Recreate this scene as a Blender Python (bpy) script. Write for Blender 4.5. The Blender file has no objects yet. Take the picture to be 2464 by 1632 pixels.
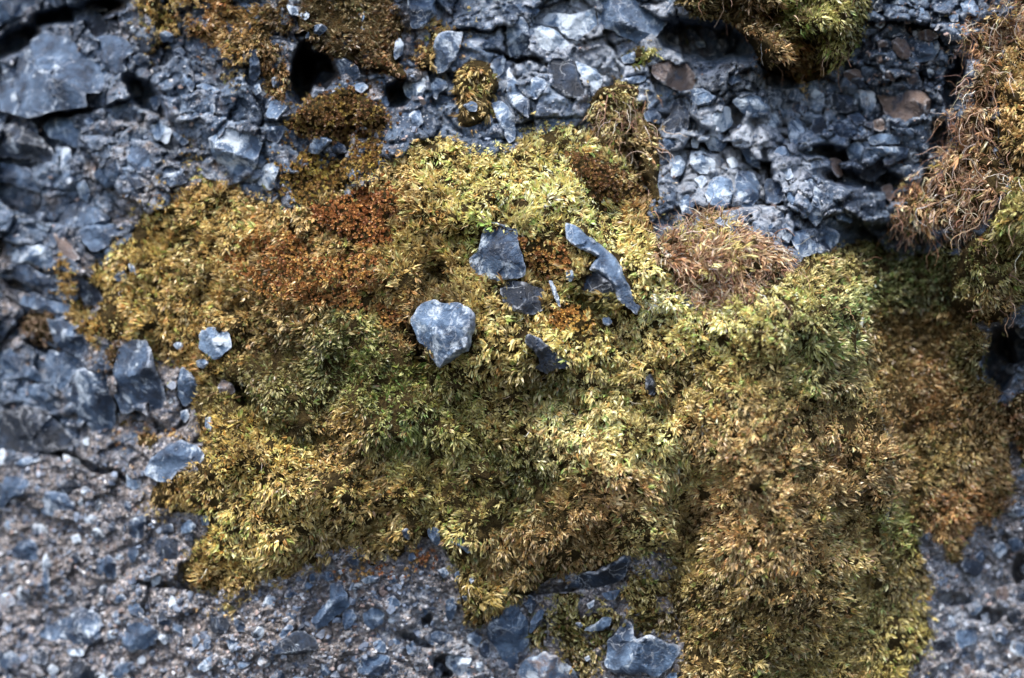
import bpy, bmesh, math, random
import numpy as np
from mathutils import Vector
from mathutils.geometry import delaunay_2d_cdt

SC = bpy.context.scene
COL = SC.collection
rad = math.radians

# ------------------------------------------------------------------ camera, sky, sun, exposure
MM = 0.00025            # one photograph pixel on the wall's plane: a quarter of a millimetre
DIST = 0.62             # camera to the wall's plane
ZC = 1.25               # height of the picture's middle above the ground
cam = bpy.data.cameras.new('camera')
cam.sensor_width = 36.0
cam.lens = 36.0 * DIST / (2464 * MM)
cam.clip_start = 0.02
cam.clip_end = 200.0
cam.dof.use_dof = True
cam.dof.focus_distance = DIST - 0.040
cam.dof.aperture_fstop = 2.6
cam.dof.aperture_blades = 7
cam_ob = bpy.data.objects.new('camera', cam)
cam_ob.location = (0, -DIST, ZC)
cam_ob.rotation_euler = (rad(90), 0, 0)
COL.objects.link(cam_ob)
SC.camera = cam_ob

SUN_EL, SUN_AZ = 61.0, 206.0     # azimuth clockwise from +Y: the sun stands behind the camera, a little to its left
world = bpy.data.worlds.new('World')
SC.world = world
world.use_nodes = True
wn = world.node_tree
bg = wn.nodes['Background']
sky = wn.nodes.new('ShaderNodeTexSky')
sky.sky_type = 'NISHITA'
sky.sun_disc = False
sky.sun_elevation = rad(SUN_EL)
sky.sun_rotation = rad(SUN_AZ)
sky.air_density = 1.0
sky.dust_density = 2.5
sky.ozone_density = 1.0
wn.links.new(sky.outputs[0], bg.inputs[0])
bg.inputs[1].default_value = 0.115

sun = bpy.data.lights.new('sun', 'SUN')
sun.energy = 1.6
sun.angle = rad(11)
sun.color = (1.0, 0.95, 0.88)
sun_ob = bpy.data.objects.new('sun', sun)
sd = Vector((math.sin(rad(SUN_AZ)) * math.cos(rad(SUN_EL)), math.cos(rad(SUN_AZ)) * math.cos(rad(SUN_EL)), math.sin(rad(SUN_EL))))
sun_ob.rotation_euler = sd.to_track_quat('Z', 'Y').to_euler()
sun_ob.location = (-1, -2, 4)
COL.objects.link(sun_ob)

SC.view_settings.view_transform = 'Standard'
SC.view_settings.look = 'None'
SC.view_settings.gamma = 1.0
SC.view_settings.use_curve_mapping = False
SC.view_settings.exposure = 1.8
SC.cycles.max_bounces = 6

# ------------------------------------------------------------------ numeric helpers
rng = np.random.default_rng(7)
random.seed(7)

def hash2(ix, iy, seed):
    with np.errstate(over='ignore'):
        n = (ix.astype(np.int64).astype(np.uint64) * np.uint64(374761393) + iy.astype(np.int64).astype(np.uint64) * np.uint64(668265263)
             + np.uint64((seed * 1442695041 + 12345) & 0xffffffff)) & np.uint64(0xffffffff)
        n = ((n ^ (n >> np.uint64(13))) * np.uint64(1274126177)) & np.uint64(0xffffffff)
        n = ((n ^ (n >> np.uint64(15))) * np.uint64(2246822519)) & np.uint64(0xffffffff)
        n = n ^ (n >> np.uint64(16))
    return n.astype(np.float64) / 4294967296.0

def vnoise(x, y, size, seed):
    x = np.asarray(x, float) / size; y = np.asarray(y, float) / size
    ix = np.floor(x); iy = np.floor(y)
    fx = x - ix; fy = y - iy
    fx = fx * fx * (3 - 2 * fx); fy = fy * fy * (3 - 2 * fy)
    a = hash2(ix, iy, seed); b = hash2(ix + 1, iy, seed)
    c = hash2(ix, iy + 1, seed); d = hash2(ix + 1, iy + 1, seed)
    return (a + (b - a) * fx) * (1 - fy) + (c + (d - c) * fx) * fy

def fbm(x, y, size, seed, octaves=4, gain=0.5):        # about -1 .. 1
    s = 0; a = 1.0; t = 0
    for k in range(octaves):
        s = s + a * (vnoise(x, y, size / 2 ** k, seed + 31 * k) * 2 - 1)
        t += a; a *= gain
    return s / t * 1.5

def cells(x, y, size, seed):                           # nearest cell: F1, F2, random triple, offset from its centre
    x = np.asarray(x, float) / size; y = np.asarray(y, float) / size
    ix = np.floor(x); iy = np.floor(y)
    f1 = np.full(x.shape, 9.0); f2 = np.full(x.shape, 9.0)
    cx = np.zeros(x.shape); cy = np.zeros(x.shape); bx = np.zeros(x.shape); by = np.zeros(x.shape)
    for dx in (-1, 0, 1):
        for dy in (-1, 0, 1):
            jx = ix + dx; jy = iy + dy
            px = jx + 0.1 + 0.8 * hash2(jx, jy, seed); py = jy + 0.1 + 0.8 * hash2(jx, jy, seed + 1)
            d = np.hypot(px - x, py - y)
            closer = d < f1
            f2 = np.where(closer, f1, np.minimum(f2, d))
            f1 = np.where(closer, d, f1)
            cx = np.where(closer, jx, cx); cy = np.where(closer, jy, cy)
            bx = np.where(closer, px, bx); by = np.where(closer, py, by)
    r = [hash2(cx, cy, seed + 5 + k) for k in range(3)]
    return f1 * size, f2 * size, r, (x - bx) * size, (y - by) * size

def sstep(a, b, v):
    t = np.clip((v - a) / (b - a), 0, 1)
    return t * t * (3 - 2 * t)

def inside(px, py, poly):
    px = np.asarray(px, float); py = np.asarray(py, float)
    r = np.zeros(px.shape, bool)
    n = len(poly)
    for i in range(n):
        x1, y1 = poly[i]; x2, y2 = poly[(i + 1) % n]
        if y1 == y2: continue
        c = ((y1 > py) != (y2 > py)) & (px < (x2 - x1) * (py - y1) / (y2 - y1) + x1)
        r ^= c
    return r

def edge_dist(px, py, poly):
    d = np.full(np.shape(px), 1e9)
    n = len(poly)
    for i in range(n):
        x1, y1 = poly[i]; x2, y2 = poly[(i + 1) % n]
        ux, uy = x2 - x1, y2 - y1
        t = np.clip(((px - x1) * ux + (py - y1) * uy) / max(ux * ux + uy * uy, 1e-9), 0, 1)
        d = np.minimum(d, np.hypot(px - x1 - t * ux, py - y1 - t * uy))
    return d

def to_world(px, py, h):                               # wall pixel + height above the wall plane (in pixels) -> metres
    k = MM * (DIST - h * MM) / DIST
    return (np.asarray(px) - 1232) * k, -np.asarray(h) * MM + 0 * np.asarray(px), ZC + (816 - np.asarray(py)) * k

def blur(a, r):
    for _ in range(2):
        for ax in (0, 1):
            p = np.pad(a, [(r + 1, r) if i == ax else (0, 0) for i in (0, 1)], mode='edge')
            c = np.cumsum(p, axis=ax)
            n = a.shape[ax]
            hi = np.take(c, np.arange(2 * r + 1, 2 * r + 1 + n), axis=ax); lo = np.take(c, np.arange(0, n), axis=ax)
            a = (hi - lo) / (2 * r + 1)
    return a

# ------------------------------------------------------------------ the grid the rock face is carried on
STEP = 4.0
def axis(lo, hi, far):
    core = np.arange(lo, hi + 0.1, STEP)
    grow = STEP * np.cumsum(1.22 ** np.arange(1, 60))
    grow = grow[grow < far]
    return np.concatenate([lo - grow[::-1], core, hi + grow])
XS = axis(-140, 2604, 4200); YS = axis(-140, 1772, 3600)
GX, GY = np.meshgrid(XS, YS)
NX, NY = len(XS), len(YS)
IX = np.arange(NX, dtype=float); IY = np.arange(NY, dtype=float)

def sample(grid, px, py):
    u = np.interp(px, XS, IX); v = np.interp(py, YS, IY)
    i = np.clip(u.astype(int), 0, NX - 2); j = np.clip(v.astype(int), 0, NY - 2)
    fu = u - i; fv = v - j
    return (grid[j, i] * (1 - fu) + grid[j, i + 1] * fu) * (1 - fv) + (grid[j + 1, i] * (1 - fu) + grid[j + 1, i + 1] * fu) * fv

# where a crop of the photograph starts and how far it is enlarged: all outlines are given in crops
CROP = {'11': (0, 0, 2.852), '12': (600, 0, 2.852), '13': (1220, 0, 2.852), '14': (1840, 0, 2.851),
        '21': (0, 530, 2.8), '22': (600, 530, 2.8), '23': (1220, 530, 2.8), '24': (1840, 530, 2.8),
        '31': (0, 1080, 2.84), '32': (600, 1080, 2.84), '33': (1220, 1080, 2.84), '34': (1840, 1080, 2.841),
        'D': (0, 0, 1 / 1.0409), 'S': (0, 0, 1.0)}
def outline(crop, text):
    x0, y0, k = CROP[crop]
    v = [float(t) for t in text.replace(',', ' ').split()]
    return [(x0 + v[i] / k, y0 + v[i + 1] / k) for i in range(0, len(v), 2)]

# ------------------------------------------------------------------ tables: stones traced one by one
# crop, outline, how far it stands proud (pixels), tone, label (None: a piece of the rock face)
# tone: d dark slate, m mid blue grey, p pale patina, w whitish, b brown, k pinkish grey, g plain grey
STONES = [
 ('22', '1100,640 1160,545 1245,533 1275,548 1415,560 1470,600 1515,640 1520,740 1505,820 1470,880 1400,920 1340,970 1275,1000 1205,880 1130,790 1095,720', 46, 'p', 'large pale blue and white cracked stone jutting from the middle of the golden moss'),
 ('S', '1165,538 1200,535 1248,552 1250,600 1266,640 1262,662 1225,672 1190,685 1140,665 1125,625 1150,600 1155,570', 34, 'g', 'rough grey stone with a pitted face beside bright green moss tips'),
 ('23', '390,20 450,35 530,90 640,170 720,240 780,330 800,400 830,480 890,600 870,640 800,590 740,510 710,430 660,385 590,350 545,325 575,285 615,258 565,225 470,175 395,115', 32, 'm', 'long curved blue-grey slab with a pointed upper end, arching through the straw-coloured moss'),
 ('23', '470,430 520,360 600,340 680,380 730,440 740,510 690,540 600,500 510,470', 16, 'd', 'dark hollowed block tucked under the long curved slab'),
 ('S', '1203,690 1225,672 1262,678 1300,690 1317,705 1312,745 1280,757 1240,752 1215,735', 24, 'd', 'flat dark blue stone lying just below the pitted grey stone'),
 ('23', '280,405 310,410 350,520 365,585 345,580 300,480', 16, 'm', 'thin grey blade-like stone standing on edge beside the flat dark blue stone'),
 ('23', '400,340 440,335 455,380 430,420 400,400', 18, 'w', 'small pale rounded stone between the thin blade and the curved slab'),
 ('23', '125,780 155,765 240,810 310,870 360,930 430,960 420,1000 330,1000 270,1040 190,1000 220,960 190,880 120,830', 50, 'd', 'triangular dark grey slab sunk in moss below the flat dark blue stone'),
 ('23', '930,1060 965,1035 1000,1080 1010,1130 995,1180 960,1185 935,1150', 20, 'd', 'small pointed dark stone alone in the straw moss at the edge of the green hollow'),
 ('23', '640,660 690,650 710,690 680,715 650,700', 16, 'm', 'tiny blue stone under the dark hollowed block'),
 ('23', '860,565 905,575 890,620 860,600', 14, 'm', 'tiny blue chip at the lower tip of the curved slab'),
 ('33', '865,690 830,700 750,760 640,820 520,850 460,870 380,950 500,945 590,955 700,930 790,900 830,830', 50, 'd', 'dark wing-shaped slab with white specks jutting from under the lower edge of the moss'),
 ('33', '800,1165 845,1185 850,1270 900,1300 960,1270 1040,1300 1150,1340 1190,1370 1150,1440 1100,1520 1030,1558 930,1540 840,1545 720,1520 665,1490 690,1420 690,1320 760,1250', 60, 'm', 'big angular blue-grey rock with an upright horn at the bottom of the moss'),
 ('33', '640,990 720,970 780,960 740,1030 690,1035', 26, 'g', 'small grey stone hanging under the dark wing-shaped slab'),
 ('33', '540,1060 600,1030 590,1080 560,1095', 22, 'g', 'small grey tooth-shaped stone in the thin moss under the wing-shaped slab'),
 ('33', '590,1200 650,1150 720,1150 700,1210 640,1245 530,1250 540,1220', 24, 'p', 'pale blue stone with a brown face above the big horned rock'),
 ('33', '465,1190 500,1185 520,1210 495,1230', 16, 'm', 'round blue-grey pebble in thin moss next to a pale blue brown-faced stone'),
 ('33', '525,1430 560,1410 570,1440 545,1455', 14, 'w', 'white chip in the moss close beside the big horned rock'),
 ('33', '170,1420 250,1390 380,1430 450,1490 490,1568 480,1640 60,1640 60,1568 90,1470', 20, 'k', 'rough pinkish grey lump below the thin bottom moss'),
 ('S', '1170,1495 1200,1480 1222,1440 1240,1450 1258,1475 1272,1500 1272,1545 1262,1568 1245,1570 1243,1628 1215,1610 1200,1565 1175,1540', 44, 'm', 'tall dark slate stone with white veins at the lower tip of the hanging moss'),
 ('33', '160,1170 230,1090 255,1110 230,1180 170,1260 150,1260', 36, 'm', 'slanting blue-grey flake leaning on the tall dark veined stone'),
 ('33', '100,1050 150,1000 210,1030 190,1090 160,1130', 28, 'd', 'dark pointed stone wedged above the slanting flake'),
 ('32', '550,925 640,920 670,1000 690,1080 620,1120 540,1190 460,1240 415,1180 430,1150 500,1090 560,1010', 50, 'm', 'smooth slate-blue block with a square lower end jutting from pink grit'),
 ('32', '130,1390 190,1330 300,1250 370,1240 440,1290 470,1345 440,1385 320,1410 200,1410', 44, 'd', 'lens-shaped dark blue stone with white specks below the square-ended slate block'),
 ('32', '200,1270 260,1200 290,1200 305,1230 225,1300', 26, 'm', 'narrow blue flake lying against the speckled lens-shaped stone'),
 ('32', '60,1330 100,1310 140,1340 130,1375 80,1380', 22, 'm', 'small blue oval pebble touching the pointed end of the lens-shaped stone'),
 ('32', '1215,545 1280,535 1305,580 1305,660 1270,665 1225,610', 24, 'm', 'smooth blue-grey oval stone crossed by a rusty moss runner'),
 ('32', '1380,620 1460,605 1510,650 1525,710 1490,715 1440,670 1390,650', 24, 'p', 'white-crusted stone next to the smooth oval stone at the ragged lower moss edge'),
 ('32', '660,740 700,705 740,715 755,760 745,800 700,795 670,770', 24, 'm', 'shiny round blue pebble in the dark recess under the golden moss'),
 ('32', '410,860 440,850 455,890 435,915 410,900', 18, 'm', 'small blue pebble between the moss edge and the square-ended slate block'),
 ('32', '1040,560 1075,540 1115,570 1090,625 1060,610', 18, 'm', 'small stone ringed by rusty moss beside the smooth oval stone'),
 ('32', '1090,720 1120,705 1140,750 1110,775 1085,760', 18, 'm', 'tiny blue pebble under the small moss-ringed stone'),
 ('32', '1340,1430 1380,1390 1500,1390 1520,1450 1500,1600 1420,1560 1350,1480', 44, 'w', 'pale bluish-white crag at the bottom next to a small dark hole'),
 ('32', '840,1330 890,1300 930,1330 935,1395 870,1390', 28, 'm', None),
 ('32', '940,1490 990,1470 1030,1500 1010,1545 960,1545', 24, 'm', None),
 ('32', '1180,1060 1220,1050 1225,1120 1190,1150 1175,1110', 22, 'm', None),
 ('32', '1200,1300 1280,1240 1380,1270 1410,1330 1330,1330 1240,1340', 36, 'm', None),
 ('32', '640,1110 700,1090 740,1160 690,1230 650,1240 630,1180', 22, 'm', None),
 ('32', '960,1310 1000,1290 1040,1330 1000,1360', 22, 'p', None),
 ('32', '1070,1350 1110,1310 1140,1340 1130,1420 1080,1400', 26, 'm', None),
 ('32', '830,1010 870,1000 900,1060 850,1090', 18, 'm', None),
 ('32', '940,1020 990,1000 1040,1060 990,1110 950,1080', 20, 'm', None),
 ('32', '770,1130 850,1080 930,1110 910,1200 840,1240 780,1190', 20, 'g', None),
 ('32', '1340,1030 1400,1010 1420,1100 1380,1190 1340,1150', 26, 'm', None),
 ('32', '1560,1360 1610,1310 1650,1340 1640,1430 1590,1440', 28, 'd', None),
 ('32', '730,1440 800,1400 960,1410 970,1500 880,1568 740,1540', 22, 'm', None),
 ('32', '490,1470 540,1440 570,1500 540,1560 490,1540', 20, 'm', None),
 ('32', '1480,1280 1540,1240 1590,1290 1570,1360 1500,1330', 26, 'p', None),
 ('32', '1620,1200 1680,1120 1760,1040 1818,1030 1818,1100 1780,1180 1800,1260 1700,1290', 34, 'd', None),
 ('32', '1400,850 1430,830 1440,880 1410,900', 14, 'p', None),
 ('32', '1500,890 1530,870 1540,910 1515,925', 14, 'p', None),
 ('32', '1450,1010 1480,1000 1500,1030 1470,1040', 14, 'm', None),
 ('32', '1280,830 1330,810 1370,850 1330,890', 18, 'w', None),
 ('32', '760,900 830,860 900,880 860,920 790,920', 18, 'p', None),
 ('32', '940,890 990,860 1010,910 960,925', 18, 'm', None),
 ('32', '600,835 640,820 645,850 620,860', 16, 'p', None),
 # left margin of the moss
 ('21', '1350,750 1390,720 1500,730 1545,760 1560,860 1490,920 1440,945 1380,910 1340,850 1340,790', 30, 'p', 'shiny round blue stone with white speckles at the ragged inner edge of the golden moss'),
 ('21', '790,900 830,830 900,805 980,820 1020,880 1040,960 1090,1070 1120,1200 1110,1270 1040,1310 1000,1220 960,1260 820,1310 770,1180 760,1020', 36, 'm', 'arch-shaped blue stone with a brown hollow in its front, beside the moss margin'),
 ('21', '1190,1080 1220,990 1280,1010 1320,1080 1335,1150 1300,1210 1250,1260 1200,1200', 24, 'g', 'grey egg-shaped stone framed by gold moss runners next to the arch-shaped stone'),
 ('21', '1215,1290 1265,1270 1280,1320 1250,1365 1215,1340', 18, 'm', 'small round blue pebble below the grey egg-shaped stone'),
 ('21', '1165,840 1190,820 1235,830 1230,875 1190,870', 18, 'w', 'small white chip on the moss above the grey egg-shaped stone'),
 ('21', '1320,950 1370,930 1410,960 1370,1000 1330,990', 18, 'p', 'pale pebble directly under the shiny round blue stone'),
 ('21', '1460,1130 1500,1070 1560,1100 1590,1160 1510,1190', 26, 'b', 'small brownish wedge stone in the dark hollow below the shiny round stone'),
 ('21', '790,360 830,335 855,380 845,425 800,410 750,400', 18, 'm', 'small blue stone showing through golden moss near its ragged outer edge'),
 ('21', '860,300 890,285 905,320 920,370 880,350', 16, 'p', 'little pale blue chip just above a small blue stone in the golden moss'),
 ('21', '1380,1330 1420,1320 1445,1370 1420,1430 1385,1400', 16, 'w', 'pale bumpy pebble in rusty moss below the dark hollow'),
 ('S', '350,1135 365,1105 390,1078 430,1058 470,1068 490,1090 488,1110 470,1125 450,1120 430,1130 412,1158 380,1160 355,1145', 28, 'g', 'speckled grey domed stone half overgrown by the golden moss of the lower lobe'),
 ('21', '310,660 390,670 490,700 570,770 620,840 630,980 550,940 470,890 370,850 360,780', 36, 'm', None),
 ('21', '500,380 560,350 620,430 680,500 695,540 640,580 580,570 520,480', 30, 'd', None),
 ('21', '80,340 110,290 210,300 250,350 400,400 440,490 360,480 230,440 120,410', 40, 'd', None),
 ('21', '130,570 150,510 220,485 300,530 480,560 490,620 380,630 200,590', 36, 'm', None),
 ('21', '290,960 330,880 440,880 560,960 480,1080 420,1160 330,1090', 34, 'm', None),
 ('21', '520,990 740,1040 745,1140 790,1260 770,1400 640,1440 520,1300 470,1180', 40, 'p', None),
 ('21', '-40,1300 180,1250 300,1290 420,1400 560,1500 400,1560 -40,1568', 40, 'd', None),
 ('21', '160,1060 220,970 290,1060 280,1090', 26, 'm', None),
 ('21', '170,1110 290,1100 340,1180 300,1230 210,1180', 26, 'm', None),
 ('21', '40,200 180,170 330,170 380,280 300,330 210,290 70,280', 34, 'p', None),
 ('21', '350,80 430,110 500,190 540,260 470,290 400,200', 26, 'b', None),
 ('21', '530,60 700,20 860,30 1030,70 1000,105 780,110 720,180 640,220 560,160', 26, 'm', None),
 ('21', '0,880 100,860 160,930 140,1030 0,1080', 30, 'm', None),
 ('21', '400,790 440,780 470,830 420,850', 16, 'k', None),
 # upper left
 ('11', '-40,430 100,390 200,330 230,260 330,210 420,240 560,320 640,390 700,430 750,540 700,640 590,650 590,740 480,760 400,745 200,810 110,800 -40,740', 60, 'm', 'biggest smooth blue-grey boulder with a diagonal crack and white flecks'),
 ('11', '-40,860 100,850 240,900 340,1000 380,1080 370,1150 250,1120 150,1090 -40,1070', 46, 'd', 'dark blue rounded boulder just below the biggest cracked boulder'),
 ('11', '-40,-40 260,-40 250,60 130,120 -40,190', 50, 'm', None),
 ('11', '520,130 600,30 700,20 740,70 660,90 730,130 740,230 640,290 600,220', 34, 'd', None),
 ('11', '740,110 790,80 850,140 860,240 770,230 735,190', 36, 'd', 'small dark cube-like stone next to a black gap, above the biggest boulder'),
 ('11', '640,270 760,240 860,260 920,350 860,420 870,480 790,520 730,450 650,350', 30, 'm', 'blue-grey stone with white dots touching the upper end of the biggest boulder'),
 ('11', '910,390 960,360 1030,390 1040,450 980,470 920,430', 20, 'p', None),
 ('11', '290,870 340,810 470,800 560,880 600,1000 520,1010 430,970 330,940', 34, 'p', None),
 ('11', '380,1000 480,1020 500,1100 500,1240 460,1270 400,1130', 26, 'p', None),
 ('11', '1420,950 1560,880 1700,900 1800,930 1768,1130 1690,1190 1600,1250 1560,1150 1480,1090 1440,1010', 46, 'w', 'white-crusted rough lump standing above the golden moss margin'),
 ('11', '-40,1110 60,1130 190,1150 290,1260 270,1320 150,1290 -40,1230', 36, 'm', None),
 ('11', '430,1450 500,1390 620,1390 760,1490 740,1568 400,1568', 34, 'm', None),
 ('11', '1240,480 1290,470 1340,560 1320,640 1270,580', 20, 'm', None),
 ('11', '1340,590 1400,570 1520,620 1500,660 1400,640', 18, 'p', None),
 ('11', '1300,330 1350,290 1420,300 1410,380 1330,390', 20, 'd', None),
 ('11', '1090,230 1140,210 1190,240 1180,290 1110,290', 18, 'm', None),
 ('11', '1020,680 1080,650 1100,720 1060,760', 18, 'p', None),
 ('11', '1440,730 1470,690 1480,760 1450,810', 18, 'm', None),
 ('11', '1210,800 1250,770 1310,800 1280,840 1230,830', 18, 'd', None),
 ('11', '640,1200 720,1110 800,1080 860,1200 820,1290 720,1290', 24, 'm', None),
 ('11', '860,1010 960,980 1060,1060 1050,1160 960,1190 880,1110', 22, 'm', None),
 ('11', '1080,1180 1160,1110 1240,1140 1290,1250 1180,1290 1100,1240', 22, 'm', None),
 ('11', '870,1220 960,1220 1030,1300 1000,1380 930,1320', 20, 'd', None),
 ('11', '520,1260 580,1230 620,1330 600,1390 540,1350', 22, 'p', None),
 ('11', '380,900 440,870 500,950 470,1000 410,970', 16, 'p', None),
 ('11', '1030,860 1110,830 1180,900 1150,990 1060,960', 20, 'p', None),
 ('11', '1180,900 1230,920 1300,970 1260,1000 1210,970', 18, 'm', None),
 # top centre
 ('12', '1080,-30 1275,-30 1280,100 1230,160 1180,205 1110,190 1100,100', 44, 'm', 'blue-grey blade-shaped stone pointing down from the top edge beside hanging moss'),
 ('12', '1290,240 1350,210 1465,215 1450,300 1420,400 1340,490 1270,500 1275,380 1260,330', 34, 'p', 'tall pale blue slab edged with gold moss below the blade-shaped stone'),
 ('12', '1000,280 1030,260 1065,310 1050,370 1000,415 990,370', 26, 'w', 'pale leaf-shaped stone poking out of the upper brown moss'),
 ('12', '1065,570 1150,550 1230,520 1225,600 1180,650 1125,690 1080,660 1055,610', 44, 'w', 'bright white jagged stone overhanging a black hollow'),
 ('12', '1230,600 1290,530 1350,560 1370,600 1300,640 1285,690 1250,650', 34, 'p', 'pale knobbly stone touching the bright white jagged stone'),
 ('12', '590,410 650,390 740,450 770,530 690,560 620,510', 34, 'm', 'blue-grey stone on the rim of the big black hole'),
 ('12', '450,560 500,480 590,510 600,580 510,640', -60, 'd', None),
 ('12', '415,1000 450,945 530,940 570,965 520,1020 480,1055 415,1050', 30, 'p', 'grey triangular stone just below the upper rust moss cushion'),
 ('12', '540,1010 590,965 660,1000 670,1050 600,1060', 22, 'd', 'dark slab side by side with the grey triangular stone under the rust cushion'),
 ('12', '40,1210 110,1130 180,1115 210,1150 195,1220 170,1290 130,1305 110,1275 60,1270', 36, 'w', 'pale blue oval stone with white crust beside the brown moss cushion'),
 ('12', '1465,720 1530,690 1570,720 1560,765 1500,765', 20, 'm', 'small blue stone ringed by golden moss below the moss tuft on the slabs'),
 ('12', '1660,710 1720,690 1790,740 1825,800 1825,970 1780,990 1730,880 1690,790', 34, 'p', 'long pale slab pointing down into the top of the straw-coloured moss'),
 ('12', '1680,400 1740,370 1760,420 1740,500 1690,540 1655,450', 22, 'p', None),
 ('12', '100,870 250,860 230,930 190,985 120,960', 24, 'm', 'angular stone split light and dark above the pale oval stone'),
 ('12', '140,690 250,670 290,700 270,760 190,830 110,800', 26, 'g', None),
 ('12', '1100,780 1160,740 1180,790 1200,840 1140,890 1090,830', 24, 'p', None),
 ('12', '720,580 780,560 820,600 770,640 730,620', 22, 'p', None),
 ('12', '880,660 940,660 960,720 920,760', 20, 'p', None),
 ('12', '250,30 330,50 340,110 280,100', 22, 'p', None),
 ('12', '340,100 420,60 410,120 380,140', 22, 'w', None),
 ('12', '420,190 490,160 540,200 480,250 380,270', 24, 'p', None),
 ('12', '30,590 70,570 85,630 40,660', 22, 'p', None),
 ('12', '1580,300 1620,270 1650,310 1600,340', 18, 'm', None),
 ('12', '0,330 50,340 80,500 40,560 0,540', 22, 'g', None),
 ('12', '150,540 200,510 240,560 220,610 160,600', 20, 'm', None),
 # top right of centre
 ('13', '240,130 300,90 480,100 610,40 615,180 500,280 410,260 340,190 260,180', 40, 'w', 'bright white and blue mottled slab high on the bare rock'),
 ('13', '150,200 250,180 330,200 400,270 440,300 430,340 220,360 160,250', 36, 'w', 'whitish slab lying directly beneath the bright mottled slab'),
 ('13', '0,120 110,110 150,190 200,350 120,370 0,400', 30, 'p', None),
 ('13', '270,480 300,390 390,395 470,420 500,540 540,640 500,680 380,660 300,580', 34, 'd', 'nearly black glossy stone set in pale rock above the straw moss'),
 ('13', '400,395 600,470 660,540 640,620 550,650 510,530 470,430', 30, 'w', 'white-edged stone wrapped round the upper side of the nearly black stone'),
 ('13', '80,590 200,520 270,560 250,640 190,690 120,640', 28, 'p', None),
 ('13', '0,440 60,560 160,680 150,820 60,760 0,690', 26, 'p', None),
 ('13', '640,-40 830,-40 960,50 1100,130 1060,230 930,310 860,290 740,220 620,170', 40, 'p', 'large pale blue slab reaching the top edge beside the hanging moss cushion'),
 ('13', '-20,40 110,20 230,70 200,110 100,100 -20,100', 30, 'm', None),
 ('13', '1000,400 1100,370 1250,450 1320,560 1230,640 1100,600 990,500', 36, 'b', 'rough brown stone between the pale slabs and the knobbly grey stones'),
 ('13', '1130,720 1190,660 1220,710 1250,800 1240,890 1150,950 1070,930 1060,850 1120,790', 36, 'd', 'dark blue bottle-shaped nodule beside the hanging moss with dry stems'),
 ('13', '1070,950 1160,930 1180,1000 1120,1040 1075,1010', 26, 'm', 'rounded blue stone right under the bottle-shaped nodule'),
 ('13', '1540,690 1640,640 1760,670 1810,740 1780,790 1700,810 1600,770', 36, 'p', 'blue knob with a bright white face among the grey knobbly stones'),
 ('13', '1390,800 1460,720 1530,740 1550,860 1480,910 1400,890', 30, 'w', None),
 ('13', '1380,1270 1420,1210 1530,1220 1560,1320 1510,1430 1450,1450 1380,1400 1360,1330', 36, 'p', 'rounded bluish knob with white top just above the dried brown moss'),
 ('13', '1570,1180 1680,1170 1740,1250 1730,1360 1660,1440 1590,1400 1560,1280', 36, 'g', 'rounded grey knob with a brown stain beside its white-topped twin'),
 ('13', '1590,1000 1680,990 1730,1100 1740,1170 1650,1120', 30, 'p', None),
 ('13', '1230,620 1330,600 1440,660 1400,720 1280,730', 28, 'm', None),
 ('13', '780,390 880,350 880,430 800,440', 24, 'm', None),
 ('13', '1290,290 1350,280 1370,320 1320,330', 20, 'p', None),
 ('13', '800,540 900,520 960,520 940,560 840,580', 22, 'g', None),
 ('13', '1260,960 1300,890 1330,940 1310,1020 1270,1010', 24, 'w', None),
 ('13', '940,780 1000,730 1060,790 1040,850 950,830', 24, 'g', None),
 ('13', '1110,1100 1180,1060 1230,1120 1200,1200 1130,1220', 26, 'w', None),
 ('13', '1250,1060 1340,1030 1430,1100 1420,1180 1330,1200 1260,1140', 28, 'w', None),
 ('13', '1350,960 1440,920 1510,980 1480,1040 1390,1030', 28, 'p', None),
 ('13', '1500,1090 1560,1070 1590,1130 1540,1180', 24, 'w', None),
 ('13', '1180,1390 1240,1330 1290,1400 1270,1480 1200,1480', 24, 'm', None),
 ('13', '1280,1230 1340,1200 1380,1240 1330,1300', 24, 'w', None),
 ('13', '1600,1460 1680,1440 1710,1500 1650,1540', 22, 'm', None),
 ('13', '1600,560 1640,520 1720,580 1700,640 1640,610', 24, 'd', None),
 ('13', '1480,500 1590,500 1620,560 1530,590', 22, 'm', None),
 # upper right
 ('14', '450,640 560,650 640,690 640,760 560,780 470,760', 30, 'd', 'dark blue blocky stone below the drooping tips of the hanging cushion'),
 ('14', '770,640 930,640 960,610 1070,620 1150,670 1130,760 1080,840 980,850 870,850 820,760 780,680', 30, 'b', 'large smooth blue and brown stained block close to the withered moss fringe'),
 ('14', '440,860 520,830 620,860 620,920 580,950 480,940', 30, 'm', 'dark stone with a white upper edge below the blocky dark blue stone'),
 ('14', '870,290 910,250 960,270 1010,350 990,410 930,400 880,350', 34, 'b', 'brown egg-like pebble among loose pebbles near the hanging cushion'),
 ('14', '1010,380 1060,310 1140,290 1190,270 1200,350 1150,410 1010,440', 34, 'g', 'greenish grey knobbly stone beside the brown egg-like pebble'),
 ('14', '690,1010 780,1005 990,1010 980,1080 900,1110 860,1070 760,1080 680,1090', 46, 'm', 'blue ledge stone with a straight top edge overhanging a black recess'),
 ('14', '660,1110 760,1090 870,1100 830,1180 740,1250 650,1220', 16, 'd', 'dark smooth blue stone under the straight-topped ledge stone'),
 ('14', '410,1110 470,1080 530,1100 540,1210 500,1220 450,1160', 30, 'b', 'angular brown-topped stone standing in the black recess'),
 ('14', '550,1010 640,960 690,1020 660,1110 640,1130 570,1080', 34, 'p', None),
 ('14', '700,940 820,915 930,940 930,990 720,995', 26, 'g', None),
 ('14', '860,870 1030,880 1020,950 930,910', 26, 'g', None),
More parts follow.
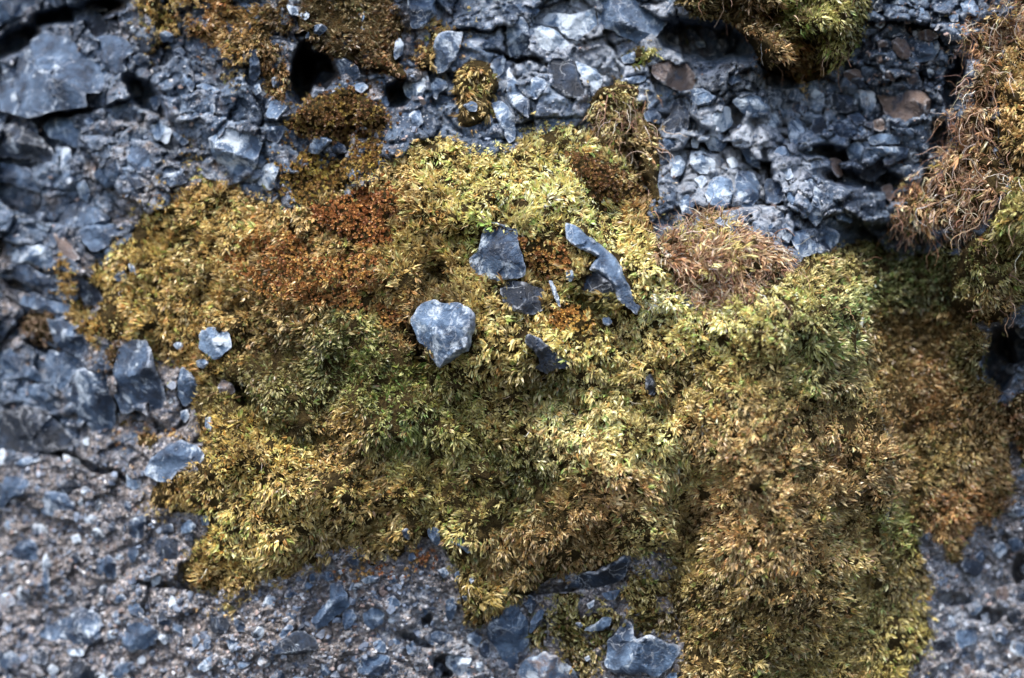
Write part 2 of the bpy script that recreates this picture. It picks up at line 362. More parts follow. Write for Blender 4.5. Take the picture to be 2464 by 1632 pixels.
 ('14', '620,870 720,840 750,900 690,950 640,920', 24, 'g', None),
 ('14', '640,610 760,630 760,740 710,790 660,700', 24, 'k', None),
 ('14', '780,500 860,480 910,520 890,560 800,555', 26, 'b', None),
 ('14', '1340,20 1430,-10 1480,70 1440,120 1360,80', 30, 'p', None),
 ('14', '890,80 950,50 975,90 900,130', 24, 'm', None),
 ('14', '530,500 620,470 690,510 640,570 580,590', 26, 'b', None),
 ('14', '480,1470 560,1440 620,1480 600,1530 500,1520', 24, 'm', None),
 ('14', '340,1270 400,1320 430,1400 400,1500 350,1560 300,1500 320,1400', 28, 'p', None),
 ('14', '0,1230 110,1230 160,1340 90,1400 0,1390', 28, 'm', None),
 ('14', '150,1310 210,1290 220,1370 190,1430 150,1370', 26, 'm', None),
 ('14', '800,1280 870,1260 900,1340 860,1380 810,1350', 24, 'b', None),
 ('14', '920,1150 1000,1130 1030,1190 960,1230', 24, 'g', None),
 ('14', '950,130 1010,120 1000,165 960,165', 20, 'b', None),
 ('14', '1110,480 1150,450 1165,510 1130,540', 22, 'p', None),
 ('14', '930,200 965,190 975,230 940,240', 20, 'g', None),
 ('14', '1250,190 1290,220 1280,260 1230,230', 22, 'g', None),
 ('14', '1260,110 1330,90 1330,150 1280,150', 22, 'p', None),
 ('14', '1190,80 1250,60 1260,100 1200,120', 22, 'p', None),
 ('14', '1170,400 1240,370 1270,410 1230,450 1180,440', 24, 'g', None),
 ('14', '960,520 1050,490 1070,560 1000,590', 24, 'b', None),
 ('14', '330,820 400,800 430,870 400,960 350,950 320,890', 26, 'd', None),
 ('14', '150,860 220,800 280,900 260,1020 180,990', 28, 'p', None),
 ('14', '0,800 80,780 110,850 40,900', 26, 'w', None),
 ('14', '560,800 640,770 700,830 630,860', 24, 'm', None),
 ('14', '740,830 800,810 840,870 800,900 750,890', 24, 'b', None),
 ('14', '1080,1010 1120,1000 1140,1060 1090,1080', 22, 'd', None),
 ('14', '110,1160 180,1150 200,1220 150,1240', 24, 'w', None),
 ('14', '260,1190 330,1230 340,1300 290,1290', 24, 'w', None),
 ('14', '760,270 840,280 850,320 780,330', 24, 'b', None),
 ('14', '760,390 800,380 810,430 770,440', 20, 'b', None),
 ('14', '1060,210 1140,200 1200,250 1120,290 1050,270', 24, 'b', None),
 ('24', '160,90 270,60 330,140 360,220 260,250 190,170', 36, 'p', 'pale blue pointed stone at the foot of the bare rock, ringed by green moss'),
 # lower left
 ('31', '230,1270 400,1180 560,1090 640,1100 700,1180 680,1320 600,1360 420,1330', 40, 'm', 'large lens-shaped blue stone among blurred pebbles low on the bare rock'),
 ('31', '830,1290 880,1190 1000,1180 1090,1250 1060,1330 920,1400 840,1350', 36, 'm', 'oval blue-grey stone with a white crusted lower edge, low on the bare rock'),
 ('31', '870,1070 920,1040 990,1110 950,1160 890,1140', 26, 'm', 'teardrop blue pebble just above the oval blue-grey stone'),
 ('31', '1430,1160 1540,1130 1570,1200 1540,1280 1450,1260', 34, 'd', 'blue cube-like stone under a drooping tip of the golden moss'),
 ('31', '220,1420 270,1350 330,1400 320,1490 240,1480', 26, 'd', None),
 ('31', '430,1600 460,1480 560,1440 640,1500 670,1600', 36, 'd', None),
 ('31', '450,1370 580,1370 570,1410 480,1430', 26, 'w', None),
 ('31', '870,530 900,480 1000,450 1010,560 970,620 880,610', 28, 'm', 'blue stone in the grit just outside the lower lobe of golden moss'),
 ('31', '1240,530 1290,480 1340,520 1310,580 1240,580', 24, 'm', None),
 ('31', '1070,620 1220,610 1235,690 1210,780 1130,790 1060,700', 28, 'd', 'dark striped stone against the edge of the lower golden lobe'),
 ('31', '880,680 940,660 950,710 910,790 870,740', 26, 'm', None),
 ('31', '1030,840 1100,870 1090,920 1040,950', 26, 'w', None),
 ('31', '290,850 330,820 340,900 340,1020 290,1020', 22, 'm', None),
 ('31', '660,780 740,720 800,780 800,880 740,900 650,850', 26, 'm', None),
 ('31', '740,510 800,510 800,560 750,570', 18, 'd', None),
 ('31', '570,480 620,450 680,470 660,510 590,515', 20, 'p', None),
 ('31', '80,690 130,630 230,620 270,700 260,770 180,770 90,740', 26, 'p', None),
 ('31', '270,400 310,290 440,300 520,370 500,450 380,470 280,440', 26, 'p', None),
 ('31', '90,100 160,60 250,50 280,70 160,130', 24, 'm', None),
 ('31', '1100,520 1180,510 1190,570 1110,580', 20, 'm', None),
 ('31', '1370,470 1420,450 1430,520 1380,530', 20, 'm', None),
 ('31', '480,600 540,580 560,640 500,650', 20, 'w', None),
 ('31', '480,720 540,700 560,760 500,790', 22, 'd', None),
 ('31', '1310,1290 1350,1260 1370,1320 1320,1370', 20, 'm', None),
 ('31', '1390,1310 1440,1300 1440,1370 1390,1370', 20, 'm', None),
 ('31', '730,1250 790,1230 800,1290 740,1310', 20, 'p', None),
 ('31', '1590,1150 1660,1180 1690,1250 1620,1250', 26, 'm', None),
 ('31', '0,200 120,180 210,220 180,320 80,340 0,430', 28, 'm', None),
 ('31', '390,1010 440,1000 440,1060 400,1060', 18, 'p', None),
 ('31', '760,990 840,990 870,1030 790,1060', 20, 'm', None),
 ('31', '0,1000 60,980 110,1050 40,1110 0,1100', 22, 'k', None),
 ('31', '0,1400 80,1380 150,1440 120,1510 0,1500', 26, 'g', None),
 # lower right
 ('34', '1340,800 1370,740 1480,770 1500,820 1450,880 1360,850', 30, 'd', 'dark angular stone beside the drooping end of the brown moss'),
 ('34', '1290,1250 1420,1200 1470,1250 1440,1350 1330,1370', 36, 'm', 'blue-grey stone over a shaded hollow in the pale lower rock'),
 ('34', '1130,1330 1200,1290 1290,1280 1310,1350 1200,1400', 30, 'd', None),
 ('34', '1350,1480 1400,1460 1420,1530 1370,1560', 24, 'b', 'pinkish brown stone set in the pale lower rock'),
 ('34', '1550,1270 1600,1180 1650,1290 1640,1340 1580,1320', 28, 'm', None),
 ('34', '1480,1130 1530,1120 1540,1190 1490,1200', 22, 'p', None),
 ('34', '1250,1130 1300,1120 1310,1210 1260,1230', 22, 'p', None),
 ('34', '1640,1120 1740,1090 1760,1140 1710,1220', 30, 'd', None),
 ('34', '1580,960 1650,930 1680,1000 1640,1060 1590,1030', 26, 'b', None),
 ('34', '1430,740 1490,680 1510,770 1490,790', 24, 'm', None),
 ('34', '1430,1390 1490,1370 1500,1440 1450,1460', 22, 'm', None),
 ('34', '1660,620 1740,600 1773,680 1700,720', 26, 'm', None),
]
TONE = {'d': (0.10, 0.10, 0.05), 'm': (0.42, 0.25, 0.08), 'p': (0.50, 0.50, 0.08), 'w': (0.60, 0.80, 0.06),
        'b': (0.30, 0.15, 0.85), 'k': (0.60, 0.45, 0.55), 'g': (0.50, 0.35, 0.30)}     # lightness, patina, brown stain

# ------------------------------------------------------------------ tables: hollows (px, py, half width, half height, turn, depth)
HOLLOWS = [
 (728, 172, 26, 66, 8, 330), (770, 165, 34, 40, 0, 280), (345, 232, 22, 62, -38, 150),
 (30, 100, 70, 26, -25, 150), (190, 30, 100, 22, -10, 140), (250, 70, 16, 20, 0, 110),
 (2005, 368, 62, 17, 4, 150), (2075, 432, 95, 22, 5, 110), (2295, 205, 22, 60, 10, 140), (2260, 330, 24, 40, 0, 90),
 (1700, 95, 120, 46, 8, 130), (1900, 175, 90, 26, -20, 60), (2402, 870, 34, 66, 5, 230), (2445, 840, 40, 40, 0, 200),
 (195, 1116, 70, 9, 19, 110), (300, 1155, 40, 8, 30, 80), (580, 950, 62, 17, 38, 110), (1030, 1490, 10, 14, 0, 90),
 (1075, 1600, 30, 22, 30, 130), (960, 225, 34, 26, -20, 130), (1005, 850, 16, 72, -20, 95), (2172, 1130, 40, 120, 6, 60),
 (1395, 965, 60, 14, 12, 40), (1230, 935, 60, 12, -14, 36), (1060, 668, 42, 22, 20, 55), (700, 745, 60, 16, 30, 45), (880, 590, 60, 12, -20, 40), (1420, 735, 40, 20, 30, 45), (1700, 930, 70, 12, 30, 40), (1900, 1010, 60, 12, -40, 45), (1590, 1010, 16, 50, 10, 40), (520, 720, 60, 12, 20, 35), (760, 1060, 70, 12, -10, 40), (1190, 1180, 80, 14, 10, 45), (1005, 1540, 46, 10, 20, 70), (1340, 1415, 120, 10, -6, 90), (2110, 590, 110, 40, 8, 60),
 (1530, 415, 22, 90, -18, 70), (175, 270, 60, 7, -12, 70), (1285, 150, 110, 6, 14, 60), (60, 690, 46, 10, 20, 80),
 (130, 850, 70, 8, 20, 70), (390, 1410, 60, 8, 5, 70), (2370, 1480, 36, 16, -10, 80), (2290, 1440, 40, 12, 10, 70), (2455, 1370, 16, 30, 0, 100),
 (880, 330, 14, 10, 0, 60), (1650, 300, 60, 14, 20, 60), (1760, 290, 20, 50, 10, 70), (1850, 420, 10, 60, -8, 60),
]

def hollows(x, y):
    wx = x + 9 * fbm(x, y, 46, 901, 3); wy = y + 9 * fbm(x, y, 46, 977, 3)
    r = np.zeros(np.shape(x))
    for cx, cy, a, b, turn, depth in HOLLOWS:
        c, s = math.cos(rad(turn)), math.sin(rad(turn))
        u = (wx - cx) * c + (wy - cy) * s; v = -(wx - cx) * s + (wy - cy) * c
        d = np.sqrt((u / a) ** 2 + (v / b) ** 2)
        r -= depth * sstep(1.35, 0.7, d)
    return r

def big_form(x, y):                                     # the large shape of the rock, in pixels towards the camera
    h = -300 * sstep(760, -160, x)
    for cx, cy, sx, sy, a in [(1350, 830, 430, 300, 190), (1300, 470, 250, 110, 45), (1850, 1000, 140, 300, 185), (1800, 1450, 230, 190, 110),
                              (2190, 800, 95, 200, -190), (2460, 480, 110, 230, 190), (1850, 20, 190, 110, 50), (2420, 1500, 230, 330, -210),
                              (640, 1190, 190, 130, 80), (1080, 1570, 300, 110, -20), (1900, 320, 320, 170, -90), (1490, 1140, 95, 120, 95),
                              (1665, 1240, 48, 150, -150), (2170, 1120, 70, 110, 70), (720, 60, 160, 110, 20), (1290, 962, 120, 40, -60),
                              (2100, 620, 120, 60, -60), (1700, 640, 130, 60, 30), (100, 1400, 300, 250, -20), (700, 1560, 200, 70, 40)]:
        h = h + a * np.exp(-((x - cx) / sx) ** 2 / 2 - ((y - cy) / sy) ** 2 / 2)
    return h

def rock_relief(x, y):
    wx = x + 26 * fbm(x, y, 130, 3, 3) + 7 * fbm(x, y, 30, 13, 2); wy = y + 26 * fbm(x, y, 130, 43, 3) + 7 * fbm(x, y, 30, 53, 2)
    sharp = sstep(900, 1250, x) * sstep(900, 300, y)
    knob = sstep(1560, 1750, x) * sstep(900, 600, y)
    grit = sstep(900, 1250, y)
    h = 0
    for size, amp, tilt, crack, seed in [(210, 34, 0.34, 20, 100), (92, 20, 0.36, 13, 200), (40, 9, 0.42, 7, 300), (19, 5, 0.5, 3.5, 400)]:
        f1, f2, r, ox, oy = cells(wx, wy * 1.25, size, seed)
        a = amp
        if size == 210: a = amp * (1 - 0.75 * grit)
        if size == 40: a = amp * (1 - 0.45 * grit + 0.5 * knob) * (1 - 0.35 * (1 - grit) * (1 - knob))
        if size == 19: a = amp * (1 + 0.35 * grit)
        if size == 92: a = amp * (1 - 0.3 * grit + 0.3 * sstep(800, 500, x))
        h = h + a * (r[0] - 0.5) * 2 + tilt * 0.6 * ((r[1] - 0.5) * 2 * ox + (r[2] - 0.5) * 2 * oy) * (a / amp)
        h = h - crack * (1 - 0.45 * grit * (size > 30)) * (1 - 0.55 * (1 - grit) * (1 - knob) * (size < 60)) * np.exp(-(f2 - f1) / (size * 0.055))
        if size in (40, 92):
            h = h + knob * 0.55 * size * np.sqrt(np.clip(1 - (f1 / (size * 0.8)) ** 2, 0, 1)) * 0.6
    h = h + 5 * fbm(x, y, 26, 71, 4, 0.6) + 1.6 * fbm(x, y, 7, 72, 2)
    return h

BIG = big_form(GX, GY)
HOL = hollows(GX, GY)
ROCK = BIG + rock_relief(GX, GY) + HOL

# ------------------------------------------------------------------ tables: moss, one row for each cushion, mat or tuft
def D(t): return outline('D', t)
MOSS = [
 # name, outline, thickness, shoots per 1000 square pixels, shoot kind, length, width, gap, droop, label
 ('moss_mat', D('285,460 340,475 390,450 440,430 420,340 450,315 470,370 480,420 560,440 600,450 650,460 700,450 760,440 830,420 880,380 960,330 1040,320 1090,350 1130,340 1190,330 1205,285 1250,280 1300,275 1340,290 1400,300 1440,350 1490,400 1510,480 1520,560 1560,620 1590,690 1600,800 1620,900 1635,1010 1570,1100 1550,1180 1530,1260 1460,1290 1380,1320 1290,1330 1230,1370 1200,1385 1140,1430 1112,1475 1075,1440 1060,1380 1030,1330 1040,1270 1000,1230 960,1240 940,1290 880,1300 840,1290 800,1260 760,1280 700,1330 660,1350 600,1340 560,1390 500,1390 440,1370 405,1330 420,1270 480,1240 500,1190 440,1195 340,1200 310,1180 360,1130 350,1100 400,1085 440,1080 470,1060 480,1030 430,980 440,930 420,870 400,840 370,880 330,800 260,780 250,830 220,790 190,740 230,710 230,650 200,640 240,590 250,560 340,540 330,520 280,500'),
  44, 34.0, 'leafy', 12.6, 3.2, 0.0, 0.25, 'broad golden mossy mat covering the middle of the rock around the pale cracked stone'),
 ('moss_mat', D('1590,690 1650,690 1720,655 1830,625 1850,600 1880,575 1920,590 1960,548 2040,550 2080,590 2000,700 1975,780 2010,900 2060,1000 2072,1100 2060,1180 2035,1260 2080,1330 2130,1400 2150,1440 2140,1500 2105,1568 2070,1660 1560,1660 1570,1510 1560,1420 1540,1330 1530,1260 1550,1180 1570,1100 1635,1010 1620,900 1600,800'),
  52, 40.0, 'leafy', 10.8, 2.9, 0.0, 0.45, 'thick brownish olive moss bulge swelling down to the bottom edge'),
 ('moss_mat', D('2060,610 2100,560 2200,560 2250,560 2210,640 2190,700 2230,750 2290,780 2285,860 2300,900 2330,980 2345,1080 2350,1130 2320,1180 2310,1220 2260,1210 2235,1290 2210,1320 2180,1280 2130,1230 2120,1280 2140,1330 2150,1370 2130,1400 2080,1330 2035,1260 2060,1180 2072,1100 2060,1000 2010,900 1975,780 2000,700'),
  24, 38.0, 'leafy', 10.4, 2.4, 0.08, 0.6, 'shaded dark olive moss in the hollow behind the brownish bulge'),
 ('moss_mat', D('1230,1500 1230,1400 1270,1372 1400,1382 1450,1345 1480,1300 1540,1330 1560,1420 1572,1510 1480,1455 1450,1430 1430,1440 1400,1500 1390,1660 1250,1660'),
  10, 18.0, 'leafy', 9.5, 3.2, 0.30, 0.4, 'thin dark green mossy film around the stones beside the big horned rock'),
 ('moss_clump', D('2500,60 2380,70 2330,110 2300,180 2310,260 2290,330 2330,420 2310,470 2260,540 2215,570 2200,640 2190,720 2240,760 2300,770 2340,730 2367,700 2500,690'),
  56, 33.0, 'leafy', 12, 2.6, 0.0, 0.7, 'large brown and green moss clump overhanging a black hollow below the withered fringe'),
 ('moss_clump', D('2310,940 2367,890 2500,880 2500,1100 2370,1075 2335,990'),
  30, 20.0, 'leafy', 11, 3.6, 0.05, 0.6, 'dim brown moss clump just beneath the black hollow'),
 ('moss_clump', D('1555,-90 1560,0 1590,30 1575,70 1590,85 1610,60 1650,30 1690,60 1750,110 1775,190 1800,170 1830,180 1870,235 1895,180 1960,140 1990,60 2012,0 2015,-90'),
  110, 32.0, 'leafy', 12.9, 3.0, 0.0, 0.75, 'vivid green and brown moss cushion hanging over the bare rock from the top edge'),
 ('moss_mat', D('300,-90 320,40 345,80 370,130 395,70 440,70 500,100 530,130 525,190 545,215 565,150 600,170 610,230 660,245 672,180 660,110 680,60 660,-90'),
  20, 26.0, 'leafy', 11, 3.0, 0.27, 0.8, 'patchy brown-gold moss trailing down bare rock beside the big black hole'),
 ('moss_clump', D('690,-90 700,20 680,40 690,90 740,100 790,150 850,175 900,200 935,180 915,120 935,60 925,-90'),
  44, 36.0, 'leafy', 10, 2.8, 0.06, 0.7, 'dark brown moss clump above the big black hole'),
 ('moss_cushion', D('660,270 700,232 760,207 830,205 880,240 902,280 895,322 840,322 760,325 710,310 690,322 650,312'),
  46, 34.0, 'rosette', 6.8, 3.6, 0.0, 0.0, 'domed rust-brown moss cushion just below the big black hole'),
 ('moss_cushion', D('640,390 680,350 720,332 745,365 790,355 830,328 875,330 885,380 840,410 770,430 745,470 690,472 650,435'),
  28, 34.0, 'rosette', 6.8, 3.4, 0.0, 0.0, 'ochre-brown moss cushion around the grey triangular stone'),
 ('moss_cushion', D('728,500 780,460 850,433 920,450 942,490 905,525 885,575 830,565 780,535'),
  30, 34.0, 'rosette', 7, 3.6, 0.0, 0.0, 'bright rust-red moss cushion rising out of the golden mat'),
 ('moss_cushion', D('520,600 560,560 640,540 700,560 740,590 810,575 870,605 885,680 930,715 930,765 860,730 780,715 700,690 620,680 560,640'),
  14, 32.0, 'rosette', 6.8, 3.4, 0.20, 0.0, 'low rust-orange moss cushion spreading through the golden mat under the rust-red dome'),
 ('moss_cushion', D('1290,350 1400,350 1460,400 1485,470 1430,470 1370,430'),
  14, 32.0, 'rosette', 6.8, 3.4, 0.05, 0.0, 'dark rust moss cushion in the shade under the tuft with dry stems'),
 ('moss_cushion', D('1272,715 1315,700 1350,725 1370,770 1330,775 1285,760'),
  10, 30.0, 'rosette', 6.8, 3.2, 0.1, 0.0, 'small orange moss cushion right of centre below the thin grey blade-like stone'.replace('right of centre ', '')),
 ('moss_cushion', D('1200,545 1240,560 1300,570 1320,620 1270,640 1225,620'),
  8, 18.0, 'rosette', 8, 3.2, 0.25, 0.0, 'thin rust moss cushion between the pitted grey stone and the curved slab'),
 ('moss_tuft', D('1350,265 1385,195 1440,180 1490,220 1520,290 1535,360 1535,430 1515,530 1495,480 1500,420 1460,365 1400,345 1365,310'),
  36, 26.0, 'leafy', 11.5, 3.2, 0.05, 0.9, 'straggly moss tuft with pale dry stems draped over the rock edge'),
 ('dried_moss', D('1505,595 1560,530 1600,498 1650,488 1710,510 1765,560 1835,590 1830,640 1760,655 1700,690 1640,720 1600,690 1560,630'),
  60, 22.0, 'dry', 21, 3.0, 0.0, 0.5, 'tangled tan-brown dried moss clump between bare rock and pale moss'),
 ('dried_moss', D('2215,70 2290,20 2367,-90 2500,-90 2500,60 2380,75 2330,115 2300,190 2310,265 2290,335 2330,420 2305,475 2240,545 2170,548 2100,540 2060,520 2060,480 2105,420 2160,370 2195,330 2170,280 2215,250 2250,180 2235,120'),
  60, 15.0, 'dry', 18, 2.6, 0.0, 0.8, 'withered pinkish-brown moss fringe hanging beside the dark rock, full of tangled stems'),
 ('moss_tuft', D('1040,175 1080,140 1130,138 1162,200 1130,240 1145,270 1100,292 1052,300 1060,240'),
  40, 18.0, 'leafy', 16, 3.6, 0.0, 0.5, 'golden moss tuft on the pale slabs above the straw-coloured moss'),
 ('moss_tuft', D('1455,125 1480,108 1515,110 1522,135 1490,150 1475,168'),
  20, 18.0, 'leafy', 12, 3.8, 0.0, 0.6, 'little green moss tuft on the brown stone'),
 ('moss_tuft', D('950,120 985,60 1010,40 1060,55 1085,95 1050,110 1010,100 1000,150 965,150'),
  18, 16.0, 'leafy', 12, 4.0, 0.25, 0.5, 'thin gold moss tuft between the blade-shaped stone and the tall pale slab'),
 ('moss_tuft', D('112,585 138,580 178,650 200,722 236,745 228,812 186,785 158,745 140,665'),
  14, 30.0, 'leafy', 12, 3.2, 0.0, 0.1, 'slender yellow moss runner reaching out over bare blue stones'),
 ('moss_tuft', D('205,650 215,600 235,615 240,660 225,690'),
  12, 30.0, 'leafy', 12, 3.2, 0.0, 0.1, 'short yellow-green moss runner beside the slender long runner'),
 ('moss_tuft', D('495,1400 515,1390 535,1400 545,1440 520,1420'),
  14, 26.0, 'leafy', 12, 3.2, 0.0, 0.9, 'tiny yellow moss tip drooping over the blue cube-like stone'),
 ('moss_cushion', D('40,760 80,715 115,722 145,750 150,790 125,815 80,800'),
  14, 20.0, 'rosette', 8, 3.0, 0.1, 0.0, 'dull brown crusty moss patch on blue stones far from the mat'),
 ('moss_cushion', D('240,830 250,790 290,790 300,800 270,840 255,870'),
  10, 20.0, 'rosette', 8, 3.0, 0.15, 0.0, 'dark brown crusty moss patch on the shoulder of the arch-shaped stone'),
 ('moss_mat', D('260,960 330,960 400,960 440,1000 440,1060 400,1075 350,1090 310,1080 270,1040'),
  6, 8.0, 'leafy', 11, 2.8, 0.45, 0.1, 'sparse rusty moss film below the arch-shaped stone'),
 ('moss_mat', D('760,1290 840,1290 900,1300 960,1260 1010,1290 1000,1320 900,1330 840,1340 790,1330'),
  6, 10.0, 'rosette', 9, 3.0, 0.4, 0.1, 'thin reddish moss film in the recess under the golden mat'),
]

# colours seen across the moss: x, y (whole-picture units), reach, sRGB
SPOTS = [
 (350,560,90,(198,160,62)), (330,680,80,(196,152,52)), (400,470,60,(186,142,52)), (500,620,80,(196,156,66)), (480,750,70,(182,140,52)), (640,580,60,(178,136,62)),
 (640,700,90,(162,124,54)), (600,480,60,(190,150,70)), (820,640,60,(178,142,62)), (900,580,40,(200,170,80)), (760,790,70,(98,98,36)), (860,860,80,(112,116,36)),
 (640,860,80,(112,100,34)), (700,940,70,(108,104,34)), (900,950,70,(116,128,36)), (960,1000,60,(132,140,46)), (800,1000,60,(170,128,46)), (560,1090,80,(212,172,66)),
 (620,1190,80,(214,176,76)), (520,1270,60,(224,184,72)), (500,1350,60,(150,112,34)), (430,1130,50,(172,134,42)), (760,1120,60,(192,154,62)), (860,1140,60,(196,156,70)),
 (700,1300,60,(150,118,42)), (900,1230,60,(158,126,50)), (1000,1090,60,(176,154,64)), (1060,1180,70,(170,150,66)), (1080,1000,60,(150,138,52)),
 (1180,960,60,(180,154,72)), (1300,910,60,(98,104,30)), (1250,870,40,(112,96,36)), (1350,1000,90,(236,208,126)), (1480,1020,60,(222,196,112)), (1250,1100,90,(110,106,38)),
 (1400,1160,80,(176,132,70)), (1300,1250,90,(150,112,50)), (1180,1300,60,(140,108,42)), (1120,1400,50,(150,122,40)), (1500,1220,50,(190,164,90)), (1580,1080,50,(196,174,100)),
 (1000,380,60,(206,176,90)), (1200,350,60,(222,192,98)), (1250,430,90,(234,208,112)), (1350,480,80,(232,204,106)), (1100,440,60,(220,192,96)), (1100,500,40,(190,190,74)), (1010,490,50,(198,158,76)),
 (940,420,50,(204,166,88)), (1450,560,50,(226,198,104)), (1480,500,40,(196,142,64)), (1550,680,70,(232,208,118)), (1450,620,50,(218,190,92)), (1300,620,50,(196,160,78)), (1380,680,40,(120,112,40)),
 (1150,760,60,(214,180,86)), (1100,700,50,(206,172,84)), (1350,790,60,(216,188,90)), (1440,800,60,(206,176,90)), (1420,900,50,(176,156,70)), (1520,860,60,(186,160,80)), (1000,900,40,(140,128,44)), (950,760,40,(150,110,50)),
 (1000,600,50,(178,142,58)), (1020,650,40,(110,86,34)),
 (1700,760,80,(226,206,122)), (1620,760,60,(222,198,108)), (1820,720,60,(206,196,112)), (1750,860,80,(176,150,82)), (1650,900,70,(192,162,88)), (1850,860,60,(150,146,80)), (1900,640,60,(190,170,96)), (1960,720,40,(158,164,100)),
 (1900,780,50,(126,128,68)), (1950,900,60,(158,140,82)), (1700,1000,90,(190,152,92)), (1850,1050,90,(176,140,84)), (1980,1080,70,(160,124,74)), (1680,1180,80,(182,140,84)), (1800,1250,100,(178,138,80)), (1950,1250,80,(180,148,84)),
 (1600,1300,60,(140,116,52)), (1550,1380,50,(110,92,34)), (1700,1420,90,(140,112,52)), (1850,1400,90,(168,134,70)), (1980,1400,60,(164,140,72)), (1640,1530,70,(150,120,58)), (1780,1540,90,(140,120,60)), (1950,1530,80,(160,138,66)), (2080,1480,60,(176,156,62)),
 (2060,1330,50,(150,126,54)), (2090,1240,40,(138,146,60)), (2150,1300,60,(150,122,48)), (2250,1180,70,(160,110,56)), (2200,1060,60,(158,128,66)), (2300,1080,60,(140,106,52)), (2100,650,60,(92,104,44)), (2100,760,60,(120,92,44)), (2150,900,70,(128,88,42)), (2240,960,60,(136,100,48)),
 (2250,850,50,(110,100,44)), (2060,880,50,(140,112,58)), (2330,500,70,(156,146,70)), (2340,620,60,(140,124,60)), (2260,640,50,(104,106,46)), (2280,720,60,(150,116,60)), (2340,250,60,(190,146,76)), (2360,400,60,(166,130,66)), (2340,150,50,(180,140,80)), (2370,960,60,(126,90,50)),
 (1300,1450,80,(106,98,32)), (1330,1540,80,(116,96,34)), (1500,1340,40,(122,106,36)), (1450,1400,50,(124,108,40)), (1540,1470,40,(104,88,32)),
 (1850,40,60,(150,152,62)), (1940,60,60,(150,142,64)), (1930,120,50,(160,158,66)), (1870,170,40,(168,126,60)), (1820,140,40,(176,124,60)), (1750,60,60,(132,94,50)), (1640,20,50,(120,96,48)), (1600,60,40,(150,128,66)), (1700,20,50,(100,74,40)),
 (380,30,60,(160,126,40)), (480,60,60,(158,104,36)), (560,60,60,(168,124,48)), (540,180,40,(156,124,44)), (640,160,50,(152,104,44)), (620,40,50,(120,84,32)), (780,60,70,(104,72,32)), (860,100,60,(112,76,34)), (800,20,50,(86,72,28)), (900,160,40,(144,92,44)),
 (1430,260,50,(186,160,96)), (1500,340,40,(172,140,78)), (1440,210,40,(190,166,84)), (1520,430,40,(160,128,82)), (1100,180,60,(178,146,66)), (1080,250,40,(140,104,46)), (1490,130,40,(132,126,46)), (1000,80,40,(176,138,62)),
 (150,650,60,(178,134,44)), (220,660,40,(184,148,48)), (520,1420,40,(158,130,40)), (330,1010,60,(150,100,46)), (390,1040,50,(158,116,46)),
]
DRYCOL = [(176, 126, 88), (160, 112, 76), (190, 150, 110), (140, 98, 72), (204, 172, 138), (150, 118, 92)]
RUSTCOL = {9: [(124, 82, 42), (112, 66, 40), (136, 98, 44), (100, 58, 36)], 10: [(146, 104, 38), (134, 90, 34), (116, 72, 34), (158, 120, 44)],
           11: [(150, 84, 38), (136, 70, 34), (166, 100, 48), (112, 52, 28)], 12: [(156, 92, 42), (142, 78, 36), (168, 112, 52), (130, 70, 40)],
           13: [(120, 74, 40), (104, 60, 36), (134, 92, 44)], 14: [(166, 104, 38), (150, 90, 34), (178, 124, 48)], 15: [(150, 88, 44), (134, 74, 36), (164, 110, 50)],
           25: [(112, 78, 68), (98, 66, 56), (124, 90, 76)], 26: [(96, 62, 46), (84, 54, 40), (110, 74, 52)], 28: [(132, 72, 44), (116, 60, 38), (146, 96, 50)]}
def lin(c):
    c = np.asarray(c, float) / 255.0
    return np.where(c <= 0.04045, c / 12.92, ((c + 0.055) / 1.055) ** 2.4)
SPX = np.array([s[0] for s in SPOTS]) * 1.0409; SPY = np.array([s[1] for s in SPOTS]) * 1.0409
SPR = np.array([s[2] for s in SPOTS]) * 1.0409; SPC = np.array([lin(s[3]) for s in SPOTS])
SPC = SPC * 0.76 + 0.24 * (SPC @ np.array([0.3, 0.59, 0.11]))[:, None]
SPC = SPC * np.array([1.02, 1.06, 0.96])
def moss_colour(x, y):
    out = np.zeros((len(x), 3))
    for a in range(0, len(x), 20000):
        xx = x[a:a + 20000]; yy = y[a:a + 20000]
        xx = xx + 24 * fbm(xx, yy, 60, 611, 2) + rng.normal(0, 12, len(xx)); yy = yy + 24 * fbm(xx, yy, 60, 677, 2) + rng.normal(0, 12, len(yy))
        w = np.exp(-1.6 * ((xx[:, None] - SPX) ** 2 + (yy[:, None] - SPY) ** 2) / SPR ** 2) + 1e-5 / (1 + ((xx[:, None] - SPX) ** 2 + (yy[:, None] - SPY) ** 2) / 1e4)
        out[a:a + 20000] = (w @ SPC) / w.sum(1, keepdims=True)
    right = sstep(1560, 1760, x)[:, None]
    return out * (1 + right * (np.array([1.0, 0.98, 0.90]) - 1))

